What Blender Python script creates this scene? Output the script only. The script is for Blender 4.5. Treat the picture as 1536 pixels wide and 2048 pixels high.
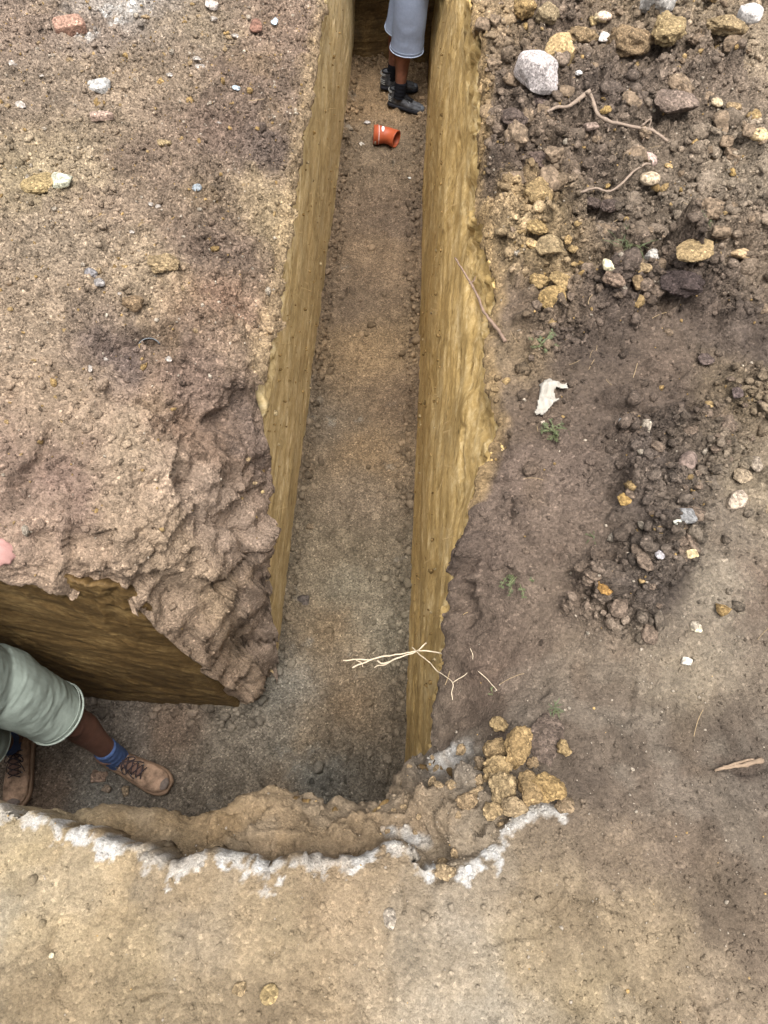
import bpy, math, random, time
import numpy as np
from mathutils import Matrix, Vector
T0 = time.time()
for o in list(bpy.data.objects): bpy.data.objects.remove(o)
S = bpy.context.scene
COL = S.collection
RNG = np.random.default_rng(11)
random.seed(5)

# ------------------------------------------------------------------ camera
CZ = 1.55                                   # eye height over the bank; trench runs along +Y
FPX = 1400.0                                # focal length in pixels of a 1536 x 2048 picture
_vp = np.array([142., -2514., FPX])
_nx = -108.
_nd = np.array([_nx, (FPX*FPX + 142.*_nx)/2514., FPX])
FW = _vp/np.linalg.norm(_vp); DN = _nd/np.linalg.norm(_nd); RT = np.cross(DN, FW)
cam_d = bpy.data.cameras.new('camera'); cam = bpy.data.objects.new('camera', cam_d); COL.objects.link(cam)
def _w(v): return Vector((float(v@RT), float(v@FW), float(-(v@DN))))
_r = _w(np.array([1., 0, 0])); _u = _w(np.array([0, -1., 0])); _b = _w(np.array([0, 0, -1.]))
cam.matrix_world = Matrix(((_r.x, _u.x, _b.x, 0), (_r.y, _u.y, _b.y, 0), (_r.z, _u.z, _b.z, CZ), (0, 0, 0, 1)))
cam_d.sensor_fit = 'VERTICAL'; cam_d.sensor_height = 24.0; cam_d.lens = FPX/2048*24.0
cam_d.clip_start = 0.02; cam_d.clip_end = 500
S.camera = cam

# ------------------------------------------------------------------ sky, sun, exposure (overcast day)
W = bpy.data.worlds.new('World'); S.world = W; W.use_nodes = True
nt = W.node_tree; nt.nodes.clear()
sky = nt.nodes.new('ShaderNodeTexSky'); sky.sky_type = 'NISHITA'; sky.sun_disc = False
SUN_EL, SUN_AZ = math.radians(76), math.radians(178)     # azimuth from +Y towards +X
sky.sun_elevation = SUN_EL; sky.sun_rotation = SUN_AZ; sky.air_density = 1.0; sky.dust_density = 5.0; sky.ozone_density = 1.0
hs = nt.nodes.new('ShaderNodeHueSaturation'); hs.inputs['Saturation'].default_value = 0.25
bg = nt.nodes.new('ShaderNodeBackground'); bg.inputs['Strength'].default_value = 0.085
wo = nt.nodes.new('ShaderNodeOutputWorld')
nt.links.new(sky.outputs[0], hs.inputs['Color']); nt.links.new(hs.outputs[0], bg.inputs[0]); nt.links.new(bg.outputs[0], wo.inputs[0])
sd_ = bpy.data.lights.new('sun', 'SUN'); sd_.energy = 1.5; sd_.angle = math.radians(42); sd_.color = (1.0, 0.98, 0.95)
sun = bpy.data.objects.new('sun', sd_); COL.objects.link(sun)
_d = Vector((math.sin(SUN_AZ)*math.cos(SUN_EL), math.cos(SUN_AZ)*math.cos(SUN_EL), math.sin(SUN_EL)))
sun.rotation_euler = _d.to_track_quat('Z', 'Y').to_euler()
S.view_settings.view_transform = 'Standard'; S.view_settings.look = 'None'
S.view_settings.gamma = 1.0; S.view_settings.exposure = 1.88; S.view_settings.use_curve_mapping = False
S.render.engine = 'CYCLES'
S.cycles.max_bounces = 5; S.cycles.diffuse_bounces = 4; S.cycles.use_denoising = True; S.cycles.use_adaptive_sampling = True; S.cycles.adaptive_threshold = .02
S.render.resolution_x = 768; S.render.resolution_y = 1024

# ------------------------------------------------------------------ places on the site
def un(px, py, z):
    r = np.array([px-768., py-1024., FPX]); w = np.array([r@RT, r@FW, -(r@DN)])
    return w*((z-CZ)/w[2]) + np.array([0, 0, CZ])
def U(lst): return np.array([un(*p) for p in lst])

# ------------------------------------------------------------------ noise
def _h(ix, iy, iz, seed):
    n = (ix.astype(np.int64)*374761393 + iy.astype(np.int64)*668265263 + iz.astype(np.int64)*2147483647 + seed*1274126177) & 0xffffffff
    n = ((n ^ (n >> 13))*1274126177) & 0xffffffff
    n = ((n ^ (n >> 15))*2246822519) & 0xffffffff
    return (n ^ (n >> 16)) & 0xffffff
def rnd(ix, iy, iz, seed): return _h(ix, iy, iz, seed)/float(0xffffff)
def vn(x, y, z=None, seed=0):
    """gradient-free smooth value noise, -1..1"""
    x = np.asarray(x, float); y = np.asarray(y, float)
    z2 = z is None
    z = np.zeros_like(x) if z2 else np.asarray(z, float)
    x0 = np.floor(x); y0 = np.floor(y); z0 = np.floor(z)
    fx = x-x0; fy = y-y0; fz = z-z0
    fx = fx*fx*fx*(fx*(fx*6-15)+10); fy = fy*fy*fy*(fy*(fy*6-15)+10); fz = fz*fz*(3-2*fz)
    ix = x0.astype(np.int64); iy = y0.astype(np.int64); iz = z0.astype(np.int64)
    def pl(k):
        a = rnd(ix, iy, iz+k, seed); b = rnd(ix+1, iy, iz+k, seed); c = rnd(ix, iy+1, iz+k, seed); d = rnd(ix+1, iy+1, iz+k, seed)
        return (a*(1-fx)+b*fx)*(1-fy) + (c*(1-fx)+d*fx)*fy
    r = pl(0) if z2 else pl(0)*(1-fz)+pl(1)*fz
    return r*2-1
def fbm(x, y, z=None, s=1.0, o=4, g=0.5, seed=0, ridge=False):
    t = 0; a = 1; tot = 0
    for k in range(o):
        c = s*2.03**k
        n = vn(x*c+k*7.3, y*c+k*3.1, None if z is None else z*c, seed+k)
        if ridge: n = 1-2*np.abs(n)
        t = t + a*n; tot += a; a *= g
    return t/tot
def lumps(x, y, cell, seed, dens, z=None):
    """half-buried lumps: one dome per cell where dens (array 0..1) allows"""
    wx = x + cell*0.25*vn(x/cell*1.3, y/cell*1.3, None, seed+50); wy = y + cell*0.25*vn(x/cell*1.3+9, y/cell*1.3, None, seed+51)
    cx = np.floor(wx/cell); cy = np.floor(wy/cell); best = np.zeros_like(x); tone = np.ones_like(x)
    zero = np.zeros_like(cx)
    for i in (-1, 0, 1):
        for j in (-1, 0, 1):
            a = cx+i; b = cy+j
            px = (a+rnd(a, b, zero, seed))*cell; py = (b+rnd(a, b, zero, seed+1))*cell
            r = cell*(0.22+0.42*rnd(a, b, zero, seed+2)**1.5)
            on = rnd(a, b, zero, seed+3) < dens
            d2 = (wx-px)**2+(wy-py)**2
            hgt = np.sqrt(np.maximum(0, r*r-d2))*on
            tone = np.where(hgt > best, .72+.6*rnd(a, b, zero, seed+4), tone); best = np.maximum(best, hgt)
    lumps.tone = tone
    return best
def facets(x, y, z, cell, seed):
    """broken ground: each cell of a 3-D scatter is a little tilted plane, 0..1 offset"""
    wx = x+cell*.22*vn(x/cell*2.1, y/cell*2.1, z/cell*2.1, seed+60); wy = y+cell*.22*vn(x/cell*2.1+7, y/cell*2.1, z/cell*2.1, seed+61); wz = z
    cx = np.floor(wx/cell); cy = np.floor(wy/cell); cz = np.floor(wz/cell); best = np.full(x.shape, 9e9); val = np.zeros_like(x)
    for i in (-1, 0, 1):
        for j in (-1, 0, 1):
            for k in (-1, 0, 1):
                a = cx+i; b = cy+j; c = cz+k
                dx = wx-(a+rnd(a, b, c, seed))*cell; dy = wy-(b+rnd(a, b, c, seed+1))*cell; dz = wz-(c+rnd(a, b, c, seed+2))*cell
                d = dx*dx+dy*dy+dz*dz; m = d < best
                v = rnd(a, b, c, seed+3)-.5+.9*((rnd(a, b, c, seed+4)-.5)*dx+(rnd(a, b, c, seed+5)-.5)*dy+(rnd(a, b, c, seed+6)-.5)*dz)/cell
                best = np.where(m, d, best); val = np.where(m, v, val)
    return val
def sst(a, b, x):
    t = np.clip((x-a)/(b-a), 0, 1); return t*t*(3-2*t)

class RBF:
    def __init__(s, P, v, lam=0.02):
        s.P = np.asarray(P)[:, :2]; v = np.asarray(v, float); n = len(s.P)
        K = np.sqrt(((s.P[:, None]-s.P[None])**2).sum(-1)+1e-4) - lam*np.eye(n)
        A = np.zeros((n+1, n+1)); A[:n, :n] = K; A[:n, n] = 1; A[n, :n] = 1
        s.w = np.linalg.solve(A, np.concatenate([v, [0]]))
    def __call__(s, x, y):
        x = np.asarray(x, float); sh = x.shape; x = x.ravel(); y = np.asarray(y, float).ravel(); r = np.full(x.shape, s.w[-1])
        for (a, b), w in zip(s.P, s.w): r += w*np.sqrt((x-a)**2+(y-b)**2+1e-4)
        return r.reshape(sh)
def idw(P, V, x, y, p=3.0, eps=0.05):
    x = np.asarray(x).ravel(); y = np.asarray(y).ravel(); num = np.zeros((len(x), V.shape[1])); den = np.zeros(len(x))
    for (a, b), v in zip(np.asarray(P)[:, :2], V):
        w = 1/((x-a)**2+(y-b)**2+eps*eps)**(p/2); num += w[:, None]*v; den += w
    return num/den[:, None]
def lin(c):
    c = np.asarray(c, float)/255.
    return np.where(c <= .04045, c/12.92, ((c+.055)/1.055)**2.4)
def poly_sd(poly, x, y):
    """distance to a closed polygon, negative inside"""
    sh = x.shape; x = x.ravel(); y = y.ravel(); d2 = np.full(x.shape, 1e9); ins = np.zeros(x.shape, bool); n = len(poly)
    for i in range(n):
        a = poly[i]; b = poly[(i+1) % n]; ab = b-a; L = ab@ab+1e-12
        t = np.clip(((x-a[0])*ab[0]+(y-a[1])*ab[1])/L, 0, 1)
        d2 = np.minimum(d2, (x-a[0]-t*ab[0])**2+(y-a[1]-t*ab[1])**2)
        if a[1] != b[1]:
            c = (a[1] > y) != (b[1] > y)
            ins ^= c & (x < (b[0]-a[0])*(y-a[1])/(b[1]-a[1])+a[0])
    return (np.where(ins, -1, 1)*np.sqrt(d2)).reshape(sh)
def line_d(pts, x, y):
    sh = x.shape; x = x.ravel(); y = y.ravel(); d2 = np.full(x.shape, 1e9)
    for a, b in zip(pts[:-1, :2], pts[1:, :2]):
        ab = b-a; t = np.clip(((x-a[0])*ab[0]+(y-a[1])*ab[1])/(ab@ab+1e-12), 0, 1)
        d2 = np.minimum(d2, (x-a[0]-t*ab[0])**2+(y-a[1]-t*ab[1])**2)
    return np.sqrt(d2).reshape(sh)

# ------------------------------------------------------------------ mesh helpers
def tag(o, label=None, cat=None, group=None, kind=None):
    for k, v in (('label', label), ('category', cat), ('group', group), ('kind', kind)):
        if v: o[k] = v
    return o
def mk(name, V, F, mat, parent=None, smooth=True, col=None, loc=None):
    V = np.asarray(V, np.float32)
    me = bpy.data.meshes.new(name)
    if isinstance(F, np.ndarray):
        k = F.shape[1]; n = len(F)
        me.vertices.add(len(V)); me.vertices.foreach_set('co', V.ravel())
        me.loops.add(n*k); me.loops.foreach_set('vertex_index', F.astype(np.int32).ravel())
        me.polygons.add(n); me.polygons.foreach_set('loop_start', np.arange(0, n*k, k, dtype=np.int32))
        me.polygons.foreach_set('loop_total', np.full(n, k, np.int32))
    else:
        me.from_pydata(V.tolist(), [], F)
    if smooth: me.polygons.foreach_set('use_smooth', np.ones(len(me.polygons), bool))
    me.update(calc_edges=True)
    if col is not None:
        at = me.color_attributes.new('soil', 'FLOAT_COLOR', 'POINT')
        c = np.ones((len(V), 4), np.float32); c[:, :col.shape[1]] = col
        at.data.foreach_set('color', c.ravel())
    if mat: me.materials.append(mat)
    o = bpy.data.objects.new(name, me); COL.objects.link(o)
    if parent: o.parent = parent
    if loc is not None: o.location = loc
    return o
def empty(name, loc=(0, 0, 0), rz=0):
    o = bpy.data.objects.new(name, None); COL.objects.link(o); o.location = loc; o.rotation_euler = (0, 0, rz)
    o.empty_display_size = 0.05
    return o

# ------------------------------------------------------------------ materials
def soil_mat(name, scale=1.0, bump=0.95, var=0.35, attr=True, color=(.2, .15, .1), rough=0.95, speck=0.42, dist=0.007):
    m = bpy.data.materials.new(name); m.use_nodes = True; t = m.node_tree; N = t.nodes; L = t.links
    b = N['Principled BSDF']; b.inputs['Roughness'].default_value = rough; b.inputs['Specular IOR Level'].default_value = 0.15
    tc = N.new('ShaderNodeTexCoord')
    def noise(sc, det, rgh=0.6):
        n = N.new('ShaderNodeTexNoise'); n.inputs['Scale'].default_value = sc*scale; n.inputs['Detail'].default_value = det
        n.inputs['Roughness'].default_value = rgh; L.new(tc.outputs['Object'], n.inputs['Vector']); return n.outputs['Fac']
    def mr(src, a, b_, c, d):
        n = N.new('ShaderNodeMapRange'); n.inputs[1].default_value = a; n.inputs[2].default_value = b_; n.inputs[3].default_value = c; n.inputs[4].default_value = d
        L.new(src, n.inputs[0]); return n.outputs[0]
    def mul(a, c):
        n = N.new('ShaderNodeMath'); n.operation = 'MULTIPLY'; L.new(a, n.inputs[0])
        if isinstance(c, float): n.inputs[1].default_value = c
        else: L.new(c, n.inputs[1])
        return n.outputs[0]
    f1 = mr(noise(14, 8, .68), .3, .7, 1-var, 1+var); f2 = mr(noise(110, 6, .8), .32, .68, 1-speck, 1+speck)
    fac = mul(f1, f2)
    vo = N.new('ShaderNodeTexVoronoi'); vo.inputs['Scale'].default_value = 150*scale; L.new(tc.outputs['Object'], vo.inputs['Vector'])
    sc_ = N.new('ShaderNodeSeparateColor'); L.new(vo.outputs['Color'], sc_.inputs[0])
    gr = mr(sc_.outputs[0], 0.0, 1.0, .58, 1.30); fac = mul(fac, gr); fac = mul(fac, mr(sc_.outputs[1], .93, .95, 1.0, 1.6))
    mx = N.new('ShaderNodeVectorMath'); mx.operation = 'SCALE'
    if attr:
        a = N.new('ShaderNodeAttribute'); a.attribute_name = 'soil'; L.new(a.outputs['Color'], mx.inputs[0])
    else: mx.inputs[0].default_value = color
    if attr:
        k1 = N.new('ShaderNodeMath'); k1.operation = 'SUBTRACT'; L.new(fac, k1.inputs[0]); k1.inputs[1].default_value = 1.0
        k2 = N.new('ShaderNodeMath'); k2.operation = 'MULTIPLY_ADD'; L.new(k1.outputs[0], k2.inputs[0]); L.new(a.outputs['Alpha'], k2.inputs[1]); k2.inputs[2].default_value = 1.0; fac = k2.outputs[0]
    fac = mul(fac, mr(noise(330, 4, .75), .34, .66, .76, 1.24))
    L.new(fac, mx.inputs['Scale']); L.new(mx.outputs[0], b.inputs['Base Color'])
    hgt = N.new('ShaderNodeMath'); hgt.operation = 'ADD'
    L.new(mul(noise(90, 8, .78), 1.0), hgt.inputs[0]); L.new(mul(mr(vo.outputs['Distance'], 0, .6, 1, 0), 0.30), hgt.inputs[1])
    bp = N.new('ShaderNodeBump'); bp.inputs['Strength'].default_value = bump; bp.inputs['Distance'].default_value = dist*3
    if attr:
        k3 = N.new('ShaderNodeMapRange'); k3.inputs[3].default_value = .34*bump; k3.inputs[4].default_value = bump; L.new(a.outputs['Alpha'], k3.inputs[0]); L.new(k3.outputs[0], bp.inputs['Strength'])
    L.new(hgt.outputs[0], bp.inputs['Height']); L.new(bp.outputs[0], b.inputs['Normal'])
    return m
def plain(name, color, rough=.8, spec=.3, bump=0, bscale=100, var=.15, vscale=20, stripe=None):
    m = bpy.data.materials.new(name); m.use_nodes = True; t = m.node_tree; N = t.nodes; L = t.links
    b = N['Principled BSDF']; b.inputs['Roughness'].default_value = rough; b.inputs['Specular IOR Level'].default_value = spec
    tc = N.new('ShaderNodeTexCoord'); n = N.new('ShaderNodeTexNoise'); n.inputs['Scale'].default_value = vscale; n.inputs['Detail'].default_value = 7
    n.inputs['Roughness'].default_value = .65
    L.new(tc.outputs['Object'], n.inputs['Vector'])
    r = N.new('ShaderNodeMapRange'); r.inputs[1].default_value = .3; r.inputs[2].default_value = .7; r.inputs[3].default_value = 1-var; r.inputs[4].default_value = 1+var
    L.new(n.outputs['Fac'], r.inputs[0])
    mx = N.new('ShaderNodeVectorMath'); mx.operation = 'SCALE'; mx.inputs[0].default_value = color[:3]; L.new(r.outputs[0], mx.inputs['Scale']); L.new(mx.outputs[0], b.inputs['Base Color'])
    if bump:
        n2 = N.new('ShaderNodeTexNoise'); n2.inputs['Scale'].default_value = bscale; n2.inputs['Detail'].default_value = 6; L.new(tc.outputs['Object'], n2.inputs['Vector'])
        bp = N.new('ShaderNodeBump'); bp.inputs['Strength'].default_value = bump; bp.inputs['Distance'].default_value = .004
        L.new(n2.outputs['Fac'], bp.inputs['Height']); L.new(bp.outputs[0], b.inputs['Normal'])
    return m
def wall_mat(name, lo, mid, hi, bump=.35, rng=(1.1, 1.9)):
    """clay cut by a digger bucket: streaks along the cut"""
    m = bpy.data.materials.new(name); m.use_nodes = True; t = m.node_tree; N = t.nodes; L = t.links
    b = N['Principled BSDF']; b.inputs['Roughness'].default_value = .7; b.inputs['Specular IOR Level'].default_value = .25
    at = N.new('ShaderNodeAttribute'); at.attribute_name = 'soil'      # r: along the cut, g: across the cut, b: clay tone
    sp = N.new('ShaderNodeSeparateColor'); L.new(at.outputs['Color'], sp.inputs[0])
    def nz(kx, ky, det, rgh, off=0.0):
        cb = N.new('ShaderNodeCombineXYZ')
        for i, (src, k) in enumerate(((sp.outputs[0], kx), (sp.outputs[1], ky))):
            q = N.new('ShaderNodeMath'); q.operation = 'MULTIPLY'; q.inputs[1].default_value = k; L.new(src, q.inputs[0]); L.new(q.outputs[0], cb.inputs[i])
        cb.inputs[2].default_value = off
        n = N.new('ShaderNodeTexNoise'); n.inputs['Scale'].default_value = 1; n.inputs['Detail'].default_value = det; n.inputs['Roughness'].default_value = rgh
        L.new(cb.outputs[0], n.inputs['Vector']); return n.outputs['Fac']
    s1 = nz(6.0, 46, 3, .6); s2 = nz(26, 110, 6, .78, 3.3); s3 = nz(7, 9, 9, .72, 7.7); s4 = nz(60, 70, 8, .82, 5.1); s5 = nz(7, 60, 2, .5, 11.3); s6 = nz(14, 40, 3, .6, 15.9)
    def wsum(*t):
        a = None
        for src, w in t:
            q = N.new('ShaderNodeMath'); q.operation = 'MULTIPLY'; q.inputs[1].default_value = w; L.new(src, q.inputs[0])
            if a is None: a = q
            else:
                p = N.new('ShaderNodeMath'); p.operation = 'ADD'; L.new(a.outputs[0], p.inputs[0]); L.new(q.outputs[0], p.inputs[1]); a = p
        return a
    def thr(src, a, b_, c, d):
        n = N.new('ShaderNodeMapRange'); n.inputs[1].default_value = a; n.inputs[2].default_value = b_; n.inputs[3].default_value = c; n.inputs[4].default_value = d; L.new(src, n.inputs[0]); return n.outputs[0]
    pf = thr(s5, .56, .70, 0, 1); df = thr(s6, .58, .70, 0, 1)
    ad = wsum((s2, .4), (s4, 1.4), (df, -.8)); a2 = wsum((s1, .18), (s2, .5), (s3, 1.2), (s4, 1.12), (pf, .16), (df, -.35))
    mr = N.new('ShaderNodeMapRange'); mr.inputs[1].default_value = rng[0]; mr.inputs[2].default_value = rng[1]; L.new(a2.outputs[0], mr.inputs[0])
    cr = N.new('ShaderNodeValToRGB'); e = cr.color_ramp.elements; e[0].position = 0; e[0].color = (*lo, 1); e[1].position = 1; e[1].color = (*hi, 1)
    x = e.new(.5); x.color = (*mid, 1); L.new(mr.outputs[0], cr.inputs[0])
    mx = N.new('ShaderNodeVectorMath'); mx.operation = 'SCALE'; L.new(cr.outputs[0], mx.inputs[0]); L.new(sp.outputs[2], mx.inputs['Scale'])
    L.new(mx.outputs[0], b.inputs['Base Color'])
    bp = N.new('ShaderNodeBump'); bp.inputs['Strength'].default_value = bump; bp.inputs['Distance'].default_value = .008
    L.new(ad.outputs[0], bp.inputs['Height']); L.new(bp.outputs[0], b.inputs['Normal'])
    return m
# ------------------------------------------------------------------ the trench outline and the lie of the land
FLOOR = -1.60
XL, XR, YEND, YL = -0.323, 0.272, 5.85, 0.715      # foot of left wall, of right wall, far end, wall of the branch to the left
L_RIM = U([(642, 0, -.03), (618, 150, -.02), (592, 292, -.04), (575, 420, -.07), (560, 520, -.12), (544, 640, -.15), (518, 719, -.08),
           (514, 773, -.12), (522, 851, -.28), (527, 949, -.45), (519, 1109, -.64), (530, 1206, -1.0), (537, 1284, -1.27), (537, 1338, -1.5)])
R_RIM = U([(945, 0, .02), (966, 125, .03), (965, 313, .0), (953, 410, -.02), (988, 540, .03), (990, 600, .03), (975, 690, .01), (979, 773, .01), (1000, 844, .02),
           (965, 940, -.02), (932, 1060, -.12), (912, 1150, -.17), (902, 1215, -.2), (900, 1291, -.24), (888, 1382, -.28), (880, 1440, -.3), (872, 1492, -.3)])
FRONT = U([(845, 1524, -.22), (833, 1529, -.16), (810, 1540, -.13), (796, 1562, -.12), (773, 1587, -.12), (730, 1598, -.12), (696, 1608, -.12), (660, 1616, -.12), (623, 1602, -.1), (587, 1588, -.1),
           (536, 1588, -.1), (500, 1602, -.1), (462, 1624, -.14), (435, 1640, -.2), (330, 1642, -.2), (250, 1640, -.2), (160, 1639, -.2), (70, 1632, -.2), (0, 1626, -.15)])
CRACK = U([(0, 1622, 0), (46, 1628, 0), (91, 1642, 0), (137, 1666, 0), (191, 1679, 0), (273, 1702, 0), (337, 1738, 0), (387, 1720, 0), (430, 1719, 0), (478, 1724, 0), (510, 1738, 0),
           (538, 1757, 0), (560, 1735, 0), (592, 1731, 0), (650, 1725, 0), (719, 1725, 0), (764, 1698, 0), (805, 1689, 0), (828, 1703, 0), (846, 1731, 0)])
CRACK_R = U([(930, 1745, 0), (956, 1724, 0), (985, 1708, 0), (1003, 1694, 0), (1012, 1672, 0), (1030, 1652, 0), (1070, 1620, 0), (1100, 1622, 0), (1118, 1630, 0)])
SL_BACK = U([(1118, 1600, 0), (1105, 1540, 0), (1085, 1470, -.03), (1030, 1440, -.06), (978, 1455, -.1), (930, 1475, -.15), (887, 1500, -.2)])
def outline():
    p = [(-9, YL+.02), (-2.2, YL+.01), (-1.2, YL), (-.62, YL), (-.5, YL), (-.415, YL+.01), (-.375, .80)]
    p += [tuple(q[:2]) for q in L_RIM[::-1]]
    p += [(-.33, 4.4), (-.325, YEND), (.29, YEND), (.33, 4.6)]
    p += [tuple(q[:2]) for q in R_RIM]
    p += [tuple(q[:2]) for q in FRONT]
    p += [(-1.0, FRONT[-1][1]), (-9, .1)]
    return np.array(p)
OUT = outline()
SLUMP = np.array([(q[0]-.02, q[1]+.10) for q in FRONT[::-1]]+[tuple(q[:2]) for q in list(R_RIM[-1:])+list(SL_BACK[::-1])+list(CRACK_R[::-1])+list(CRACK[::-1])])

zl = [(0, 0, 0), (300, 0, .01), (0, 300, .02), (300, 300, .02), (450, 250, 0), (0, 600, .02), (300, 500, .03), (480, 560, -.04), (200, 640, .02), (330, 640, .0), (420, 660, -.02), (0, 780, .0), (150, 780, .0),
      (250, 690, -.03), (330, 745, -.05), (400, 800, -.11), (470, 770, -.1), (250, 850, -.05), (0, 880, -.02), (100, 900, -.05), (300, 930, -.1), (420, 900, -.17), (0, 1000, -.08), (150, 1000, -.12), (300, 1050, -.20), (420, 1020, -.32),
      (470, 1100, -.5), (0, 1090, -.14), (100, 1100, -.17), (220, 1130, -.22), (340, 1140, -.34), (420, 1160, -.5), (450, 1240, -.8), (485, 1300, -1.12), (515, 1345, -1.45)]
ZL = list(U(zl)) + list(L_RIM) + [np.array(q) for q in ((-.93, YL, -.185), (-.8, YL, -.24), (-.62, YL, -.32), (-.56, YL, -.55), (-.525, YL, -.8), (-.49, YL, -1.1), (-.44, YL, -1.5), (-.41, YL+.01, -1.62),
      (-1.5, YL, -.1), (-2.5, .8, -.05), (-2.5, 2.5, 0), (-1.5, 4.2, 0), (-.4, 4.5, 0))]
ZL = np.array(ZL); baseL_ = RBF(ZL, ZL[:, 2], .004)
zr = [(1100, 1200, -.07), (1000, 1300, -.13), (1000, 1100, -.05), (1100, 1000, .0), (1300, 900, .06), (1200, 1000, .03), (1200, 700, .06), (1100, 500, .05), (1300, 300, .09), (1500, 100, .14), (1200, 50, .09), (1050, 200, .05), (1500, 600, .08),
      (1400, 800, .05), (1500, 1000, .03), (1400, 1300, .01), (1100, 1400, -.06), (1000, 1420, -.11), (1300, 1600, 0), (1150, 1650, 0), (1500, 2000, 0), (1000, 1800, 0), (768, 1900, 0), (300, 1900, 0), (0, 1900, 0), (0, 1660, 0),
      (300, 1720, 0), (600, 1740, 0), (900, 1700, 0), (900, 1560, -.08), (1280, 1150, .04), (1330, 1020, .07)]
ZR = list(U(zr)) + list(R_RIM) + [np.array(q) for q in ((3, 0, 0), (3, 3, .15), (0, -1.5, 0), (-2.5, -.5, 0), (-2.5, .02, 0), (1.5, 5, .1), (.35, 4.5, 0))]
ZR = np.array(ZR); baseR_ = RBF(ZR, ZR[:, 2], .004)
def win(x, y): return sst(4.5, 2.3, np.abs(x))*sst(-2.2, -1., y)*sst(7.5, 4.2, y)
def unseen_dip(y): return -.70*sst(4.05, 5.4, y)*sst(12., 8., y)      # unseen far ground lowered to let sky light reach the trench end
def baseL(x, y): return np.clip(baseL_(x, y), -1.72, .2)*win(x, y)+unseen_dip(y)
def drop_at(x):   return np.interp(x, [-.75, -.36, -.28, 0., .1, .2, .3], [.15, .17, .11, .10, .09, .06, .03])
def baseR(x, y, raw=False):
    h = np.clip(baseR_(x, y), -.5, .3)*win(x, y)+unseen_dip(y)
    if raw: return h
    n = .006*vn(x*38, y*38, None, 3)+.004*vn(x*90, y*90, None, 4)
    s = poly_sd(SLUMP, x, y)+n
    return h - drop_at(x)*sst(.0, -.022, s)*(1+.25*vn(x*9, y*9, None, 8))*sst(.40, .22, x) - .025*sst(.010, 0, np.abs(s+.014))*sst(.2, 0, x)*sst(-.5, .1, vn(x*6, y*6, None, 21))

# ---- colour of the soils (sRGB as seen on the open ground)
CL = [(60, 60, 150, 125, 105), (240, 30, 180, 168, 158), (190, 60, 150, 128, 110), (400, 60, 160, 138, 110), (560, 60, 150, 122, 100), (100, 200, 150, 128, 105), (300, 180, 165, 140, 112), (500, 150, 140, 115, 95),
      (150, 330, 168, 145, 112), (80, 370, 178, 155, 115), (300, 330, 145, 120, 98), (450, 260, 130, 105, 88), (520, 280, 122, 102, 90), (560, 400, 172, 146, 104), (250, 420, 155, 130, 105), (420, 480, 125, 102, 85),
      (150, 500, 165, 142, 115), (300, 560, 178, 152, 118), (450, 590, 150, 115, 90), (500, 640, 170, 140, 105), (100, 650, 165, 140, 112), (250, 680, 120, 100, 92), (350, 720, 140, 112, 95), (470, 750, 118, 97, 84),
      (380, 800, 125, 97, 75), (100, 780, 170, 142, 112), (250, 850, 168, 142, 112), (400, 900, 158, 132, 110), (480, 950, 130, 110, 95), (50, 950, 150, 122, 102), (90, 930, 140, 110, 95), (200, 970, 168, 140, 110), (300, 1000, 162, 135, 105),
      (100, 1080, 160, 132, 105), (300, 1100, 160, 132, 105), (430, 1100, 130, 110, 95), (420, 1220, 130, 112, 95), (480, 1300, 130, 110, 88), (500, 1370, 120, 102, 82)]
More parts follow.
